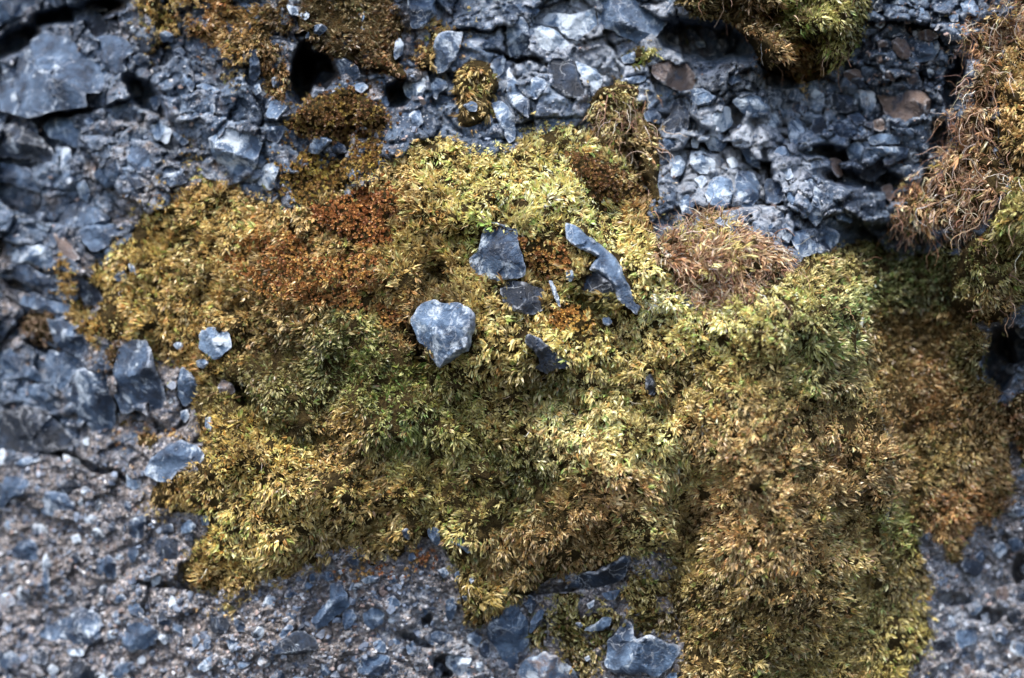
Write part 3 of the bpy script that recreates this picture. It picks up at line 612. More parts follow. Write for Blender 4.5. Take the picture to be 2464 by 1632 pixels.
# ------------------------------------------------------------------ materials
def new_mat(name):
    m = bpy.data.materials.new(name); m.use_nodes = True
    nt = m.node_tree; nt.nodes.clear()
    out = nt.nodes.new('ShaderNodeOutputMaterial')
    return m, nt, out
def N(nt, kind, **kw):
    n = nt.nodes.new(kind)
    for k, v in kw.items():
        if k.startswith('i_'): n.inputs[k[2:].replace('_', ' ')].default_value = v
        else: setattr(n, k, v)
    return n
def ramp(nt, src, stops):
    r = nt.nodes.new('ShaderNodeValToRGB')
    while len(r.color_ramp.elements) < len(stops): r.color_ramp.elements.new(0.5)
    for e, (p, c) in zip(r.color_ramp.elements, stops):
        e.position = p; e.color = (c, c, c, 1) if not isinstance(c, tuple) else (*c, 1)
    nt.links.new(src, r.inputs[0])
    return r.outputs[0]
def mixc(nt, fac, a, b, mode='MIX'):
    m = nt.nodes.new('ShaderNodeMix'); m.data_type = 'RGBA'; m.blend_type = mode
    for sock, v in ((m.inputs[0], fac), (m.inputs[6], a), (m.inputs[7], b)):
        if isinstance(v, (int, float)): sock.default_value = v
        elif isinstance(v, tuple): sock.default_value = (*v, 1)
        else: nt.links.new(v, sock)
    return m.outputs[2]
def math_(nt, op, a, b=0.0):
    m = nt.nodes.new('ShaderNodeMath'); m.operation = op
    for s, v in ((m.inputs[0], a), (m.inputs[1], b)):
        if isinstance(v, (int, float)): s.default_value = v
        else: nt.links.new(v, s)
    return m.outputs[0]
def noise(nt, vec, scale, detail=6, rough=0.6, dist=0.0):
    n = N(nt, 'ShaderNodeTexNoise'); n.inputs['Scale'].default_value = scale; n.inputs['Detail'].default_value = detail
    n.inputs['Roughness'].default_value = rough; n.inputs['Distortion'].default_value = dist
    nt.links.new(vec, n.inputs['Vector']); return n.outputs['Fac']
def vor(nt, vec, scale, feature='F1', out='Distance'):
    n = N(nt, 'ShaderNodeTexVoronoi', feature=feature); n.inputs['Scale'].default_value = scale
    nt.links.new(vec, n.inputs['Vector']); return n.outputs[out]

def rock_material(name, from_object):
    """blue-grey flint: slate body, pale patina in blotches, thin veins, white flecks, brown stain; lightness, patina and stain come with each stone"""
    m, nt, out = new_mat(name)
    L = nt.links
    tc = N(nt, 'ShaderNodeTexCoord')
    if from_object:
        oi = N(nt, 'ShaderNodeObjectInfo')
        sh = N(nt, 'ShaderNodeVectorMath', operation='SCALE'); cmb = N(nt, 'ShaderNodeCombineXYZ')
        for i in range(3): L.new(oi.outputs['Random'], cmb.inputs[i])
        L.new(cmb.outputs[0], sh.inputs[0]); sh.inputs['Scale'].default_value = 7.0
        ad = N(nt, 'ShaderNodeVectorMath', operation='ADD'); L.new(tc.outputs['Object'], ad.inputs[0]); L.new(sh.outputs[0], ad.inputs[1])
        vec = ad.outputs[0]; par = oi.outputs['Color']
    else:
        at = N(nt, 'ShaderNodeAttribute', attribute_name='tone'); vec = tc.outputs['Object']; par = at.outputs['Color']
    sep = N(nt, 'ShaderNodeSeparateColor'); L.new(par, sep.inputs[0])
    light, pat, brown = sep.outputs[0], sep.outputs[1], sep.outputs[2]
    n_big = noise(nt, vec, 46, 8, 0.62, 0.4)
    n_mid = noise(nt, vec, 130, 9, 0.68, 0.6)
    n_fine = noise(nt, vec, 620, 5, 0.7)
    v = math_(nt, 'ADD', math_(nt, 'MULTIPLY', n_big, 0.55), math_(nt, 'MULTIPLY', n_mid, 0.45))
    v = math_(nt, 'ADD', v, math_(nt, 'MULTIPLY', math_(nt, 'SUBTRACT', light, 0.4), 0.42))
    body = ramp(nt, v, [(0.35, (0.005, 0.010, 0.020)), (0.45, (0.019, 0.037, 0.072)), (0.53, (0.052, 0.093, 0.162)), (0.65, (0.155, 0.235, 0.35))])
    # patina
    pm = math_(nt, 'ADD', math_(nt, 'MULTIPLY', noise(nt, vec, 92, 11, 0.70, 0.5), 1.35), math_(nt, 'MULTIPLY', math_(nt, 'SUBTRACT', pat, 0.5), 0.34))
    pm = ramp(nt, pm, [(0.68, 0.0), (0.80, 1.0)])
    c = mixc(nt, math_(nt, 'MULTIPLY', pm, 0.9), body, mixc(nt, n_fine, (0.33, 0.41, 0.50), (0.70, 0.77, 0.83)))
    # veins
    wv = N(nt, 'ShaderNodeVectorMath', operation='ADD'); nw = N(nt, 'ShaderNodeTexNoise'); nw.inputs['Scale'].default_value = 60; nw.inputs['Detail'].default_value = 4
    L.new(vec, nw.inputs['Vector']); sc = N(nt, 'ShaderNodeVectorMath', operation='SCALE'); sc.inputs['Scale'].default_value = 0.03
    L.new(nw.outputs['Color'], sc.inputs[0]); L.new(vec, wv.inputs[0]); L.new(sc.outputs[0], wv.inputs[1])
    ve = vor(nt, wv.outputs[0], 70, 'DISTANCE_TO_EDGE')
    vm = math_(nt, 'MULTIPLY', ramp(nt, ve, [(0.0, 1.0), (0.03, 0.0)]), ramp(nt, noise(nt, vec, 30, 2), [(0.5, 0.0), (0.6, 0.6)]))
    c = mixc(nt, vm, c, (0.50, 0.53, 0.57))
    # dark pits in the patina
    dp = math_(nt, 'MULTIPLY', ramp(nt, noise(nt, vec, 300, 6, 0.7, 0.5), [(0.60, 0.0), (0.70, 1.0)]), 0.7)
    c = mixc(nt, dp, c, (0.035, 0.045, 0.065))
    # flecks
    fl = math_(nt, 'MULTIPLY', ramp(nt, vor(nt, vec, 420), [(0.08, 1.0), (0.22, 0.0)]), ramp(nt, noise(nt, vec, 110, 8, 0.75), [(0.52, 0.0), (0.62, 0.75)]))
    c = mixc(nt, fl, c, (0.62, 0.64, 0.68))
    # brown stain
    bm = math_(nt, 'ADD', noise(nt, vec, 90, 8, 0.7, 0.3), math_(nt, 'MULTIPLY', math_(nt, 'SUBTRACT', brown, 0.5), 0.5))
    bm = math_(nt, 'MULTIPLY', ramp(nt, bm, [(0.50, 0.0), (0.64, 1.0)]), 0.8)
    c = mixc(nt, bm, c, mixc(nt, n_mid, (0.085, 0.055, 0.042), (0.27, 0.19, 0.145)))
    geo = N(nt, 'ShaderNodeNewGeometry')
    we = math_(nt, 'MULTIPLY', ramp(nt, geo.outputs['Pointiness'], [(0.53, 0.0), (0.60, 0.8)]), ramp(nt, n_mid, [(0.42, 0.0), (0.56, 1.0)]))
    c = mixc(nt, we, c, (0.60, 0.64, 0.70))
    p = N(nt, 'ShaderNodeBsdfPrincipled')
    L.new(c, p.inputs['Base Color'])
    L.new(ramp(nt, n_mid, [(0.3, 0.26), (0.7, 0.52)]), p.inputs['Roughness'])
    p.inputs['Specular IOR Level'].default_value = 0.5
    bsum = math_(nt, 'ADD', math_(nt, 'MULTIPLY', n_mid, 1.0), math_(nt, 'MULTIPLY', n_fine, 0.55))
    bsum = math_(nt, 'SUBTRACT', bsum, math_(nt, 'MULTIPLY', dp, 0.25))
    b = N(nt, 'ShaderNodeBump'); b.inputs['Strength'].default_value = 0.75; b.inputs['Distance'].default_value = 0.0035
    L.new(bsum, b.inputs['Height']); L.new(b.outputs[0], p.inputs['Normal'])
    L.new(p.outputs[0], out.inputs[0])
    return m

def matrix_material():
    """the cement the stones sit in: fine grit of grey, pink, blue and white grains, with patina and slate where the attribute says so"""
    m, nt, out = new_mat('gritty_rock'); L = nt.links
    tc = N(nt, 'ShaderNodeTexCoord'); vec = tc.outputs['Object']
    at = N(nt, 'ShaderNodeAttribute', attribute_name='tone'); sep = N(nt, 'ShaderNodeSeparateColor'); L.new(at.outputs['Color'], sep.inputs[0])
    solid, pat, pink = sep.outputs[0], sep.outputs[1], sep.outputs[2]
    n_big = noise(nt, vec, 34, 7, 0.62, 0.5); n_mid = noise(nt, vec, 150, 8, 0.7, 0.5); n_fine = noise(nt, vec, 700, 5, 0.7)
    v1 = N(nt, 'ShaderNodeTexVoronoi'); v1.inputs['Scale'].default_value = 300; L.new(vec, v1.inputs['Vector'])
    v2 = N(nt, 'ShaderNodeTexVoronoi'); v2.inputs['Scale'].default_value = 620; L.new(vec, v2.inputs['Vector'])
    g1 = N(nt, 'ShaderNodeSeparateColor'); L.new(v1.outputs['Color'], g1.inputs[0])
    g2 = N(nt, 'ShaderNodeSeparateColor'); L.new(v2.outputs['Color'], g2.inputs[0])
    grain = ramp(nt, g1.outputs[0], [(0.0, (0.025, 0.028, 0.04)), (0.3, (0.10, 0.125, 0.18)), (0.55, (0.19, 0.165, 0.15)), (0.8, (0.28, 0.28, 0.31)), (1.0, (0.66, 0.64, 0.66))])
    grain2 = ramp(nt, g2.outputs[1], [(0.0, (0.045, 0.04, 0.042)), (0.4, (0.15, 0.15, 0.17)), (0.75, (0.29, 0.235, 0.205)), (1.0, (0.68, 0.62, 0.60))])
    grit = mixc(nt, ramp(nt, noise(nt, vec, 210, 3), [(0.42, 0.0), (0.58, 1.0)]), grain, grain2)
    grit = mixc(nt, math_(nt, 'MULTIPLY', pink, 0.6), grit, mixc(nt, g2.outputs[2], (0.11, 0.085, 0.07), (0.44, 0.36, 0.30)))
    slate = ramp(nt, math_(nt, 'ADD', math_(nt, 'MULTIPLY', n_big, 0.6), math_(nt, 'MULTIPLY', n_mid, 0.4)), [(0.34, (0.007, 0.012, 0.022)), (0.44, (0.032, 0.054, 0.094)), (0.53, (0.092, 0.140, 0.215)), (0.64, (0.25, 0.33, 0.44))])
    sm = ramp(nt, math_(nt, 'ADD', noise(nt, vec, 60, 5, 0.6), math_(nt, 'MULTIPLY', math_(nt, 'SUBTRACT', solid, 0.5), 0.6)), [(0.44, 0.0), (0.56, 1.0)])
    c = mixc(nt, sm, grit, slate)
    pm = math_(nt, 'ADD', noise(nt, vec, 110, 10, 0.72, 0.8), math_(nt, 'MULTIPLY', math_(nt, 'SUBTRACT', pat, 0.5), 0.4))
    c = mixc(nt, math_(nt, 'MULTIPLY', ramp(nt, pm, [(0.52, 0.0), (0.66, 1.0)]), 0.85), c, mixc(nt, n_fine, (0.28, 0.33, 0.41), (0.62, 0.66, 0.72)))
    st = math_(nt, 'MULTIPLY', ramp(nt, noise(nt, vec, 48, 9, 0.72, 0.6), [(0.56, 0.0), (0.68, 0.75)]), 0.85)
    c = mixc(nt, st, c, mixc(nt, n_mid, (0.05, 0.035, 0.028), (0.22, 0.135, 0.085)))
    dp = math_(nt, 'MULTIPLY', ramp(nt, noise(nt, vec, 260, 6, 0.7, 0.5), [(0.58, 0.0), (0.70, 1.0)]), 0.7)
    c = mixc(nt, dp, c, (0.03, 0.03, 0.036))
    geo = N(nt, 'ShaderNodeNewGeometry')
    we = math_(nt, 'MULTIPLY', ramp(nt, geo.outputs['Pointiness'], [(0.53, 0.0), (0.60, 0.75)]), ramp(nt, n_mid, [(0.42, 0.0), (0.56, 1.0)]))
    c = mixc(nt, we, c, (0.52, 0.55, 0.60))
    fl = math_(nt, 'MULTIPLY', ramp(nt, vor(nt, vec, 380), [(0.17, 1.0), (0.25, 0.0)]), ramp(nt, noise(nt, vec, 70, 6, 0.7), [(0.46, 0.0), (0.56, 0.85)]))
    c = mixc(nt, fl, c, (0.66, 0.66, 0.69))
    c = mixc(nt, 1.0, c, ramp(nt, noise(nt, vec, 22, 5, 0.6), [(0.35, 0.72), (0.65, 1.25)]), 'MULTIPLY')
    p = N(nt, 'ShaderNodeBsdfPrincipled'); L.new(c, p.inputs['Base Color'])
    p.inputs['Roughness'].default_value = 0.5
    h = math_(nt, 'SUBTRACT', math_(nt, 'ADD', n_mid, math_(nt, 'MULTIPLY', n_fine, 0.4)), math_(nt, 'MULTIPLY', math_(nt, 'MULTIPLY', v1.outputs['Distance'], 0.9), math_(nt, 'SUBTRACT', 1.0, sm)))
    b = N(nt, 'ShaderNodeBump'); b.inputs['Strength'].default_value = 0.95; b.inputs['Distance'].default_value = 0.0048
    L.new(h, b.inputs['Height']); L.new(b.outputs[0], p.inputs['Normal'])
    L.new(p.outputs[0], out.inputs[0])
    return m

def leaf_material(name, trans, rough, spec):
    m, nt, out = new_mat(name); L = nt.links
    at = N(nt, 'ShaderNodeAttribute', attribute_name='col')
    p = N(nt, 'ShaderNodeBsdfPrincipled'); L.new(at.outputs['Color'], p.inputs['Base Color'])
    p.inputs['Roughness'].default_value = rough; p.inputs['Specular IOR Level'].default_value = spec
    t = N(nt, 'ShaderNodeBsdfTranslucent'); L.new(at.outputs['Color'], t.inputs['Color'])
    mx = N(nt, 'ShaderNodeMixShader'); mx.inputs[0].default_value = trans
    L.new(p.outputs[0], mx.inputs[1]); L.new(t.outputs[0], mx.inputs[2]); L.new(mx.outputs[0], out.inputs[0])
    return m

def mat_material():
    m, nt, out = new_mat('moss_peat'); L = nt.links
    tc = N(nt, 'ShaderNodeTexCoord'); vec = tc.outputs['Object']
    c = ramp(nt, noise(nt, vec, 400, 6, 0.7), [(0.3, (0.020, 0.014, 0.007)), (0.5, (0.055, 0.038, 0.014)), (0.7, (0.11, 0.08, 0.028))])
    p = N(nt, 'ShaderNodeBsdfPrincipled'); L.new(c, p.inputs['Base Color']); p.inputs['Roughness'].default_value = 0.95; p.inputs['Specular IOR Level'].default_value = 0.1
    b = N(nt, 'ShaderNodeBump'); b.inputs['Strength'].default_value = 1.0; b.inputs['Distance'].default_value = 0.004
    L.new(noise(nt, vec, 900, 4, 0.7), b.inputs['Height']); L.new(b.outputs[0], p.inputs['Normal'])
    L.new(p.outputs[0], out.inputs[0]); return m

M_STONE = rock_material('flint', True)
M_MATRIX = matrix_material()
M_LEAF = leaf_material('moss_leaf', 0.22, 0.36, 0.55)
M_DRY = leaf_material('dry_moss', 0.15, 0.7, 0.2)
M_PEAT = mat_material()
m_g, nt_g, out_g = new_mat('pebble')
at_g = N(nt_g, 'ShaderNodeAttribute', attribute_name='col'); tc_g = N(nt_g, 'ShaderNodeTexCoord')
p_g = N(nt_g, 'ShaderNodeBsdfPrincipled'); p_g.inputs['Roughness'].default_value = 0.5
nt_g.links.new(mixc(nt_g, 0.8, at_g.outputs['Color'], ramp(nt_g, noise(nt_g, tc_g.outputs['Object'], 260, 7, 0.7), [(0.3, 0.35), (0.7, 1.5)]), 'MULTIPLY'), p_g.inputs['Base Color'])
b_g = N(nt_g, 'ShaderNodeBump'); b_g.inputs['Strength'].default_value = 0.6; b_g.inputs['Distance'].default_value = 0.002
nt_g.links.new(noise(nt_g, tc_g.outputs['Object'], 500, 5, 0.7), b_g.inputs['Height']); nt_g.links.new(b_g.outputs[0], p_g.inputs['Normal'])
nt_g.links.new(p_g.outputs[0], out_g.inputs[0])
M_PEBBLE = m_g

# ------------------------------------------------------------------ mesh helpers
def np_mesh(name, verts, faces_flat, sizes, mat, smooth=True, colour=None, attr='col'):
    me = bpy.data.meshes.new(name)
    verts = np.ascontiguousarray(verts, dtype=np.float32)
    me.vertices.add(len(verts)); me.vertices.foreach_set('co', verts.ravel())
    faces_flat = np.ascontiguousarray(faces_flat, dtype=np.int32); sizes = np.asarray(sizes, dtype=np.int32)
    me.loops.add(len(faces_flat)); me.loops.foreach_set('vertex_index', faces_flat)
    me.polygons.add(len(sizes))
    st = np.zeros(len(sizes), np.int32); st[1:] = np.cumsum(sizes)[:-1]
    me.polygons.foreach_set('loop_start', st)
    try: me.polygons.foreach_set('loop_total', sizes)
    except Exception: pass
    me.polygons.foreach_set('use_smooth', np.full(len(sizes), smooth))
    if colour is not None:
        a = me.attributes.new(attr, 'FLOAT_COLOR', 'POINT')
        c4 = np.ones((len(verts), 4), np.float32); c4[:, :3] = colour
        a.data.foreach_set('color', c4.ravel())
    me.materials.append(mat)
    me.update(calc_edges=True)
    return me

def link(name, me, parent=None, loc=None):
    o = bpy.data.objects.new(name, me)
    if loc is not None: o.location = loc
    if parent is not None: o.parent = parent
    COL.objects.link(o)
    return o

def tag(o, label=None, cat=None, group=None, kind=None):
    for k, v in (('label', label), ('category', cat), ('group', group), ('kind', kind)):
        if v: o[k] = v

# ------------------------------------------------------------------ where stones show (moss keeps off them)
FX = np.arange(-140, 2604, 2.0); FY = np.arange(-140, 1772, 2.0)
BARE = np.zeros((len(FY), len(FX)), bool)
STONE_POLY = []
for crop, txt, proud, tone, label in STONES:
    poly = outline(crop, txt)
    STONE_POLY.append(poly)
    xs = [p[0] for p in poly]; ys = [p[1] for p in poly]
    i0 = max(0, int((min(xs) + 140) / 2)); i1 = int((max(xs) + 140) / 2) + 2; j0 = max(0, int((min(ys) + 140) / 2)); j1 = int((max(ys) + 140) / 2) + 2
    sx, sy = np.meshgrid(FX[i0:i1], FY[j0:j1])
    jx = sx + 9 * fbm(sx, sy, 30, 811, 3); jy = sy + 9 * fbm(sx, sy, 22, 821, 2)
    BARE[j0:j1, i0:i1] |= inside(jx, jy, poly) & (edge_dist(jx, jy, poly) > 1.5 + np.minimum(13, 0.16 * min(max(xs) - min(xs), max(ys) - min(ys))) * np.clip(vnoise(sx, sy, 24, 845) - 0.25, 0, 1))
def bare(px, py):
    i = np.clip(((px + 140) / 2).astype(int), 0, len(FX) - 1); j = np.clip(((py + 140) / 2).astype(int), 0, len(FY) - 1)
    return BARE[j, i]

# ------------------------------------------------------------------ moss surfaces
def warp(x, y):
    return (x + 20 * fbm(x, y, 64, 501, 4) + 6 * fbm(x, y, 15, 511, 2), y + 20 * fbm(x, y, 64, 541, 4) + 6 * fbm(x, y, 15, 551, 2))
WX, WY = warp(GX, GY)
SURF = ROCK.copy()
BGRID = bare(GX, GY).astype(float)
BANK = 20 * np.clip(blur(BGRID, 3) * 2.2, 0, 1) * (1 - BGRID)
def pi_thick(thick, kind): return thick > 20 and kind == 'leafy'
PATCH = []
ANY = np.zeros(GX.shape, bool)
SOLIDM = np.zeros(GX.shape, bool)
UNION = np.zeros(GX.shape, bool)
for row in MOSS[:3]: UNION |= inside(WX, WY, row[1])
for row in MOSS:
    name, poly, thick, dens, kind, ln, wd, gap, droop, label = row
    xs = [p[0] for p in poly]; ys = [p[1] for p in poly]
    box = (GX > min(xs) - 80) & (GX < max(xs) + 80) & (GY > min(ys) - 80) & (GY < max(ys) + 80)
    m = np.zeros(GX.shape, bool); wk = 0.35 if (max(xs) - min(xs)) < 140 else 1.0
    m[box] = inside(GX[box] + wk * (WX - GX)[box], GY[box] + wk * (WY - GY)[box], poly)
    big = (max(xs) - min(xs)) > 400
    if len(PATCH) < 3: m_t = UNION
    else: m_t = m
    c = blur(m.astype(float), 7 if big else 3)
    ct = blur(m_t.astype(float), 9 if big else 3)
    t = sstep(0.42, 1.0, ct)
    if kind == 'rosette': t = np.sqrt(t)
    lump = 0.66 + 0.7 * fbm(GX, GY, 270, 645, 2) + 0.8 * fbm(GX, GY, 130, 640, 2) + 0.55 * fbm(GX, GY, 52, 641, 2)
    base = SURF * (1 - 0.85 * t) + (BIG + HOL if len(PATCH) < 9 or name in ('moss_tuft', 'dried_moss') else blur(SURF, 5)) * 0.85 * t
    H = base - 5 + t * thick * np.clip(lump, 0.0, 2.6) + t * 5
    H = np.where((c > 0.3) | ((ct > 0.6) & (len(PATCH) < 3)), H, SURF - 1)
    if pi_thick(thick, kind): H = H + BANK * sstep(0.5, 0.9, c)
    PATCH.append((m, c, H))
    if gap < 0.2 and thick > 12: SOLIDM |= m
    SURF = np.where(c > 0.35, np.maximum(SURF * (1 - t) + H * t, np.minimum(SURF, H)), SURF)
    ANY |= m
SOFT = blur(SURF, 6)
COVER = blur(ANY.astype(float), 2)

# ------------------------------------------------------------------ rock face
RH = np.where(blur(ANY.astype(float), 4) > 0.97, np.minimum(ROCK, SURF - 10), ROCK)
SEAT = blur(bare(GX, GY).astype(float), 1)
RH = np.where(SEAT > 0.75, np.minimum(RH, SOFT - 14), RH)
X, Y, Z = to_world(GX, GY, RH)
idx = np.arange(NX * NY).reshape(NY, NX)
quads = np.stack([idx[1:, :-1], idx[1:, 1:], idx[:-1, 1:], idx[:-1, :-1]], -1).reshape(-1, 4)
deep = blur((SOLIDM & ~(bare(GX, GY))).astype(float), 9) > 0.999
quads_all = quads
keepq = ~(deep[1:, :-1] & deep[1:, 1:] & deep[:-1, 1:] & deep[:-1, :-1]).ravel()
quads = quads[keepq]
solid = np.clip(0.45 + 0.35 * sstep(900, 1200, GX) * sstep(1000, 700, GY) - 0.45 * sstep(900, 1250, GY) + 0.2 * sstep(700, 300, GY) + 0.25 * fbm(GX, GY, 160, 733, 2), 0, 1)
patina = np.clip(0.42 + 0.45 * np.exp(-((GX - 1400) / 260) ** 2 - ((GY - 90) / 190) ** 2) + 0.55 * np.exp(-((GX - 1780) / 200) ** 2 - ((GY - 400) / 190) ** 2)
                 + 0.28 * np.exp(-((GX - 1080) / 230) ** 2 - ((GY - 1560) / 130) ** 2) + 0.3 * np.exp(-((GX - 2350) / 160) ** 2 - ((GY - 1450) / 250) ** 2)
                 + 0.15 * np.exp(-((GX - 350) / 300) ** 2 - ((GY - 350) / 200) ** 2), 0, 1)
pink = np.clip(0.12 + 0.7 * np.exp(-((GX - 720) / 190) ** 2 - ((GY - 1510) / 90) ** 2) + 0.12 * np.exp(-((GX - 200) / 350) ** 2 - ((GY - 1350) / 350) ** 2)
               + 0.75 * np.exp(-((GX - 2150) / 170) ** 2 - ((GY - 150) / 190) ** 2) + 0.3 * np.exp(-((GX - 350) / 200) ** 2 - ((GY - 230) / 140) ** 2) + 0.25 * fbm(GX, GY, 90, 751, 2), 0, 1)
rock = link('rock_face', np_mesh('rock_face', np.stack([X, Y, Z], -1).reshape(-1, 3), quads.ravel(), np.full(len(quads), 4), M_MATRIX, True,
            np.stack([solid, patina, pink], -1).reshape(-1, 3), 'tone'))
tag(rock, 'blue-grey conglomerate rock face of flints set in pinkish grit', None, None, 'structure')

# ------------------------------------------------------------------ stones
def stone_mesh(poly, proud, seed, plane, name='stone'):
    """a stone of the given outline (wall pixels): chipped facets in front, undercut sides, a back buried in the rock. Returns mesh and its place."""
    r = random.Random(seed)
    # rounded and chipped outline
    pts = []
    n = len(poly)
    for i in range(n):
        a = Vector(poly[i - 1]); b = Vector(poly[i]); c = Vector(poly[(i + 1) % n])
        pts += [b.lerp(a, 0.13), b.lerp(c, 0.13)]
    area = abs(sum(pts[i - 1][0] * pts[i][1] - pts[i][0] * pts[i - 1][1] for i in range(len(pts)))) / 2
    R = math.sqrt(area / math.pi)
    sp = min(max(R / 12, 2.6), 6.0)
    ring = []
    for i in range(len(pts)):
        a, b = pts[i], pts[(i + 1) % len(pts)]
        k = max(1, int((b - a).length / sp))
        ring += [a.lerp(b, j / k) for j in range(k)]
    rx = np.array([p[0] for p in ring]); ry = np.array([p[1] for p in ring])
    jit = min(0.075 * R, 5.5)
    rx = rx + jit * fbm(rx, ry, max(R * 0.4, 9), seed + 11, 3); ry = ry + jit * fbm(rx, ry, max(R * 0.4, 9), seed + 29, 3)
    loop = list(zip(rx, ry))
    gx, gy = np.meshgrid(np.arange(rx.min(), rx.max(), sp), np.arange(ry.min(), ry.max(), sp))
    gr = np.random.default_rng(seed)
    gx = (gx + gr.uniform(-0.35, 0.35, gx.shape) * sp).ravel(); gy = (gy + gr.uniform(-0.35, 0.35, gy.shape) * sp).ravel()
    ok = inside(gx, gy, loop) & (edge_dist(gx, gy, loop) > sp * 0.6)
    gx = gx[ok]; gy = gy[ok]
    co = [Vector(p) for p in loop] + [Vector((a, b)) for a, b in zip(gx, gy)]
    nb = len(loop)
    vs, es, fs, ov, oe, of = delaunay_2d_cdt(co, [(i, (i + 1) % nb) for i in range(nb)], [], 1, 1e-4)
    px = np.array([v[0] for v in vs]); py = np.array([v[1] for v in vs])
    d = edge_dist(px, py, loop)
    cx, cy = px.mean(), py.mean()
    top = np.full(px.shape, 1e9)
    for k in range(r.randint(4, 7)):                                  # fracture planes
        az = r.uniform(0, 2 * math.pi); g = r.uniform(0.15, 1.0)
        ox, oy = r.uniform(-.35, .35) * R, r.uniform(-.35, .35) * R
        top = np.minimum(top, R * r.uniform(0.26, 0.60) + g * (math.cos(az) * (px - cx - ox) + math.sin(az) * (py - cy - oy)))
    f1, f2, rr, ox, oy = cells(px + 0.2 * R * fbm(px, py, R, seed + 3, 2), py + 0.2 * R * fbm(px, py, R, seed + 4, 2), R * 0.8, seed + 41)   # shell-like chips
    top = top + 0.10 * R * (rr[0] - 0.5) + 0.22 * ((rr[1] - 0.5) * ox + (rr[2] - 0.5) * oy)
    lo = -0.15 * R
    top = np.maximum(top, lo + 0.3 * (top - lo))
    h = np.minimum(top, -0.04 * R + 2.3 * d)
    h = h + 0.035 * R * fbm(px, py, R * 0.5, seed + 7, 4, 0.6)
    base = plane[0] + plane[1] * (px - cx) + plane[2] * (py - cy)
    h = base + proud * 0.5 + h
    on_edge = {}
    ecount = {}
    for f in fs:
        for i in range(3):
            e = tuple(sorted((f[i], f[(i + 1) % 3]))); ecount[e] = ecount.get(e, 0) + 1
    X, Y, Z = to_world(px, py, h)
    V = np.stack([X, Y, Z], -1)
    F = [tuple(f) for f in fs]
    # make the faces look outwards (towards the camera, -Y)
    f0 = F[0]; nrm = np.cross(V[f0[1]] - V[f0[0]], V[f0[2]] - V[f0[0]])
    if nrm[1] > 0: F = [(f[0], f[2], f[1]) for f in F]
    bnd = set(e for e, c in ecount.items() if c == 1)
    bv = sorted(set(i for e in bnd for i in e))
    depth1, depth2 = 0.35 * R + proud * 0.6, 0.8 * R + proud + 12
    rows = []
    for dep, shr in ((depth1, 1.015), (depth2, 0.86)):
        bx = cx + (px[bv] - cx) * shr; by = cy + (py[bv] - cy) * shr
        a, b_, c_ = to_world(bx, by, h[bv] - dep)
        rows.append(np.stack([a, b_, c_], -1))
    o1 = len(V); o2 = o1 + len(bv)
    V = np.concatenate([V] + rows)
    at1 = {v: o1 + i for i, v in enumerate(bv)}; at2 = {v: o2 + i for i, v in enumerate(bv)}
    directed = [(f[i], f[(i + 1) % 3]) for f in F for i in range(3) if tuple(sorted((f[i], f[(i + 1) % 3]))) in bnd]
    for a, b in directed:
        F.append((b, a, at1[a], at1[b])); F.append((at1[b], at1[a], at2[a], at2[b]))
    # the back, a fan round its middle
    a, b_, c_ = to_world(np.array([cx]), np.array([cy]), np.array([h[bv].mean() - depth2 - 0.2 * R]))
    V = np.concatenate([V, np.stack([a, b_, c_], -1)]); last = len(V) - 1
    for a, b in directed: F.append((at2[b], at2[a], last))
    centre = V[:last].mean(0)
    me = np_mesh(name, V - centre, np.concatenate([np.array(f) for f in F]), [len(f) for f in F], M_STONE, True)
    me.set_sharp_from_angle(angle=rad(32))
    return me, centre

def local_plane(poly):
    xs = np.array([p[0] for p in poly]); ys = np.array([p[1] for p in poly])
    px = np.concatenate([xs, xs * .5 + xs.mean() * .5]); py = np.concatenate([ys, ys * .5 + ys.mean() * .5])
    h = sample(SOFT, px, py)
    A = np.stack([np.ones_like(px), px - px.mean(), py - py.mean()], 1)
    s = np.linalg.lstsq(A, h, rcond=None)[0]
    s[0] += np.percentile(h - A @ s, 70) + 13 * float(np.mean(sample(COVER, px, py)))
    return (float(s[0]), float(np.clip(s[1], -0.5, 0.5)), float(np.clip(s[2], -0.5, 0.5)))

for i, ((crop, txt, proud, tone, label), poly) in enumerate(zip(STONES, STONE_POLY)):
    pl = local_plane(poly)
    me, c = stone_mesh(poly, proud * 0.75, 1000 + i * 17, pl, 'flint_stone' if label else 'stone')
    o = link('flint_stone' if label else 'stone', me, None if label else rock, c)
    t = TONE[tone]; r = random.Random(i)
    o.color = (min(1, max(0, t[0] + r.uniform(-.08, .08))), min(1, max(0, t[1] + r.uniform(-.1, .1))), t[2], 1)
    if label: tag(o, label, 'stone')

# stones of the crowd: pieces of the rock face, a few shapes shared between them
taken = [(np.mean([p[0] for p in q]), np.mean([p[1] for p in q]), 0.5 * math.hypot(max(p[0] for p in q) - min(p[0] for p in q), max(p[1] for p in q) - min(p[1] for p in q)) * 0.8) for q in STONE_POLY]
shapes = []
for k in range(22):
    r = random.Random(500 + k); n = r.randint(5, 8); el = r.uniform(0.6, 0.95)
    q = [(1232 + 20 * r.uniform(0.75, 1.2) * math.cos(2 * math.pi * (j + r.uniform(-.25, .25)) / n), 816 + 20 * el * r.uniform(0.75, 1.2) * math.sin(2 * math.pi * (j + r.uniform(-.25, .25)) / n)) for j in range(n)]
    shapes.append(stone_mesh(q, 9, 7000 + k, (0, 0, 0))[0])
n_pieces = sum(1 for s in STONES if not s[4])
want = 296 - n_pieces
cover = blur(ANY.astype(float), 2)
tries = 0
r = random.Random(99)
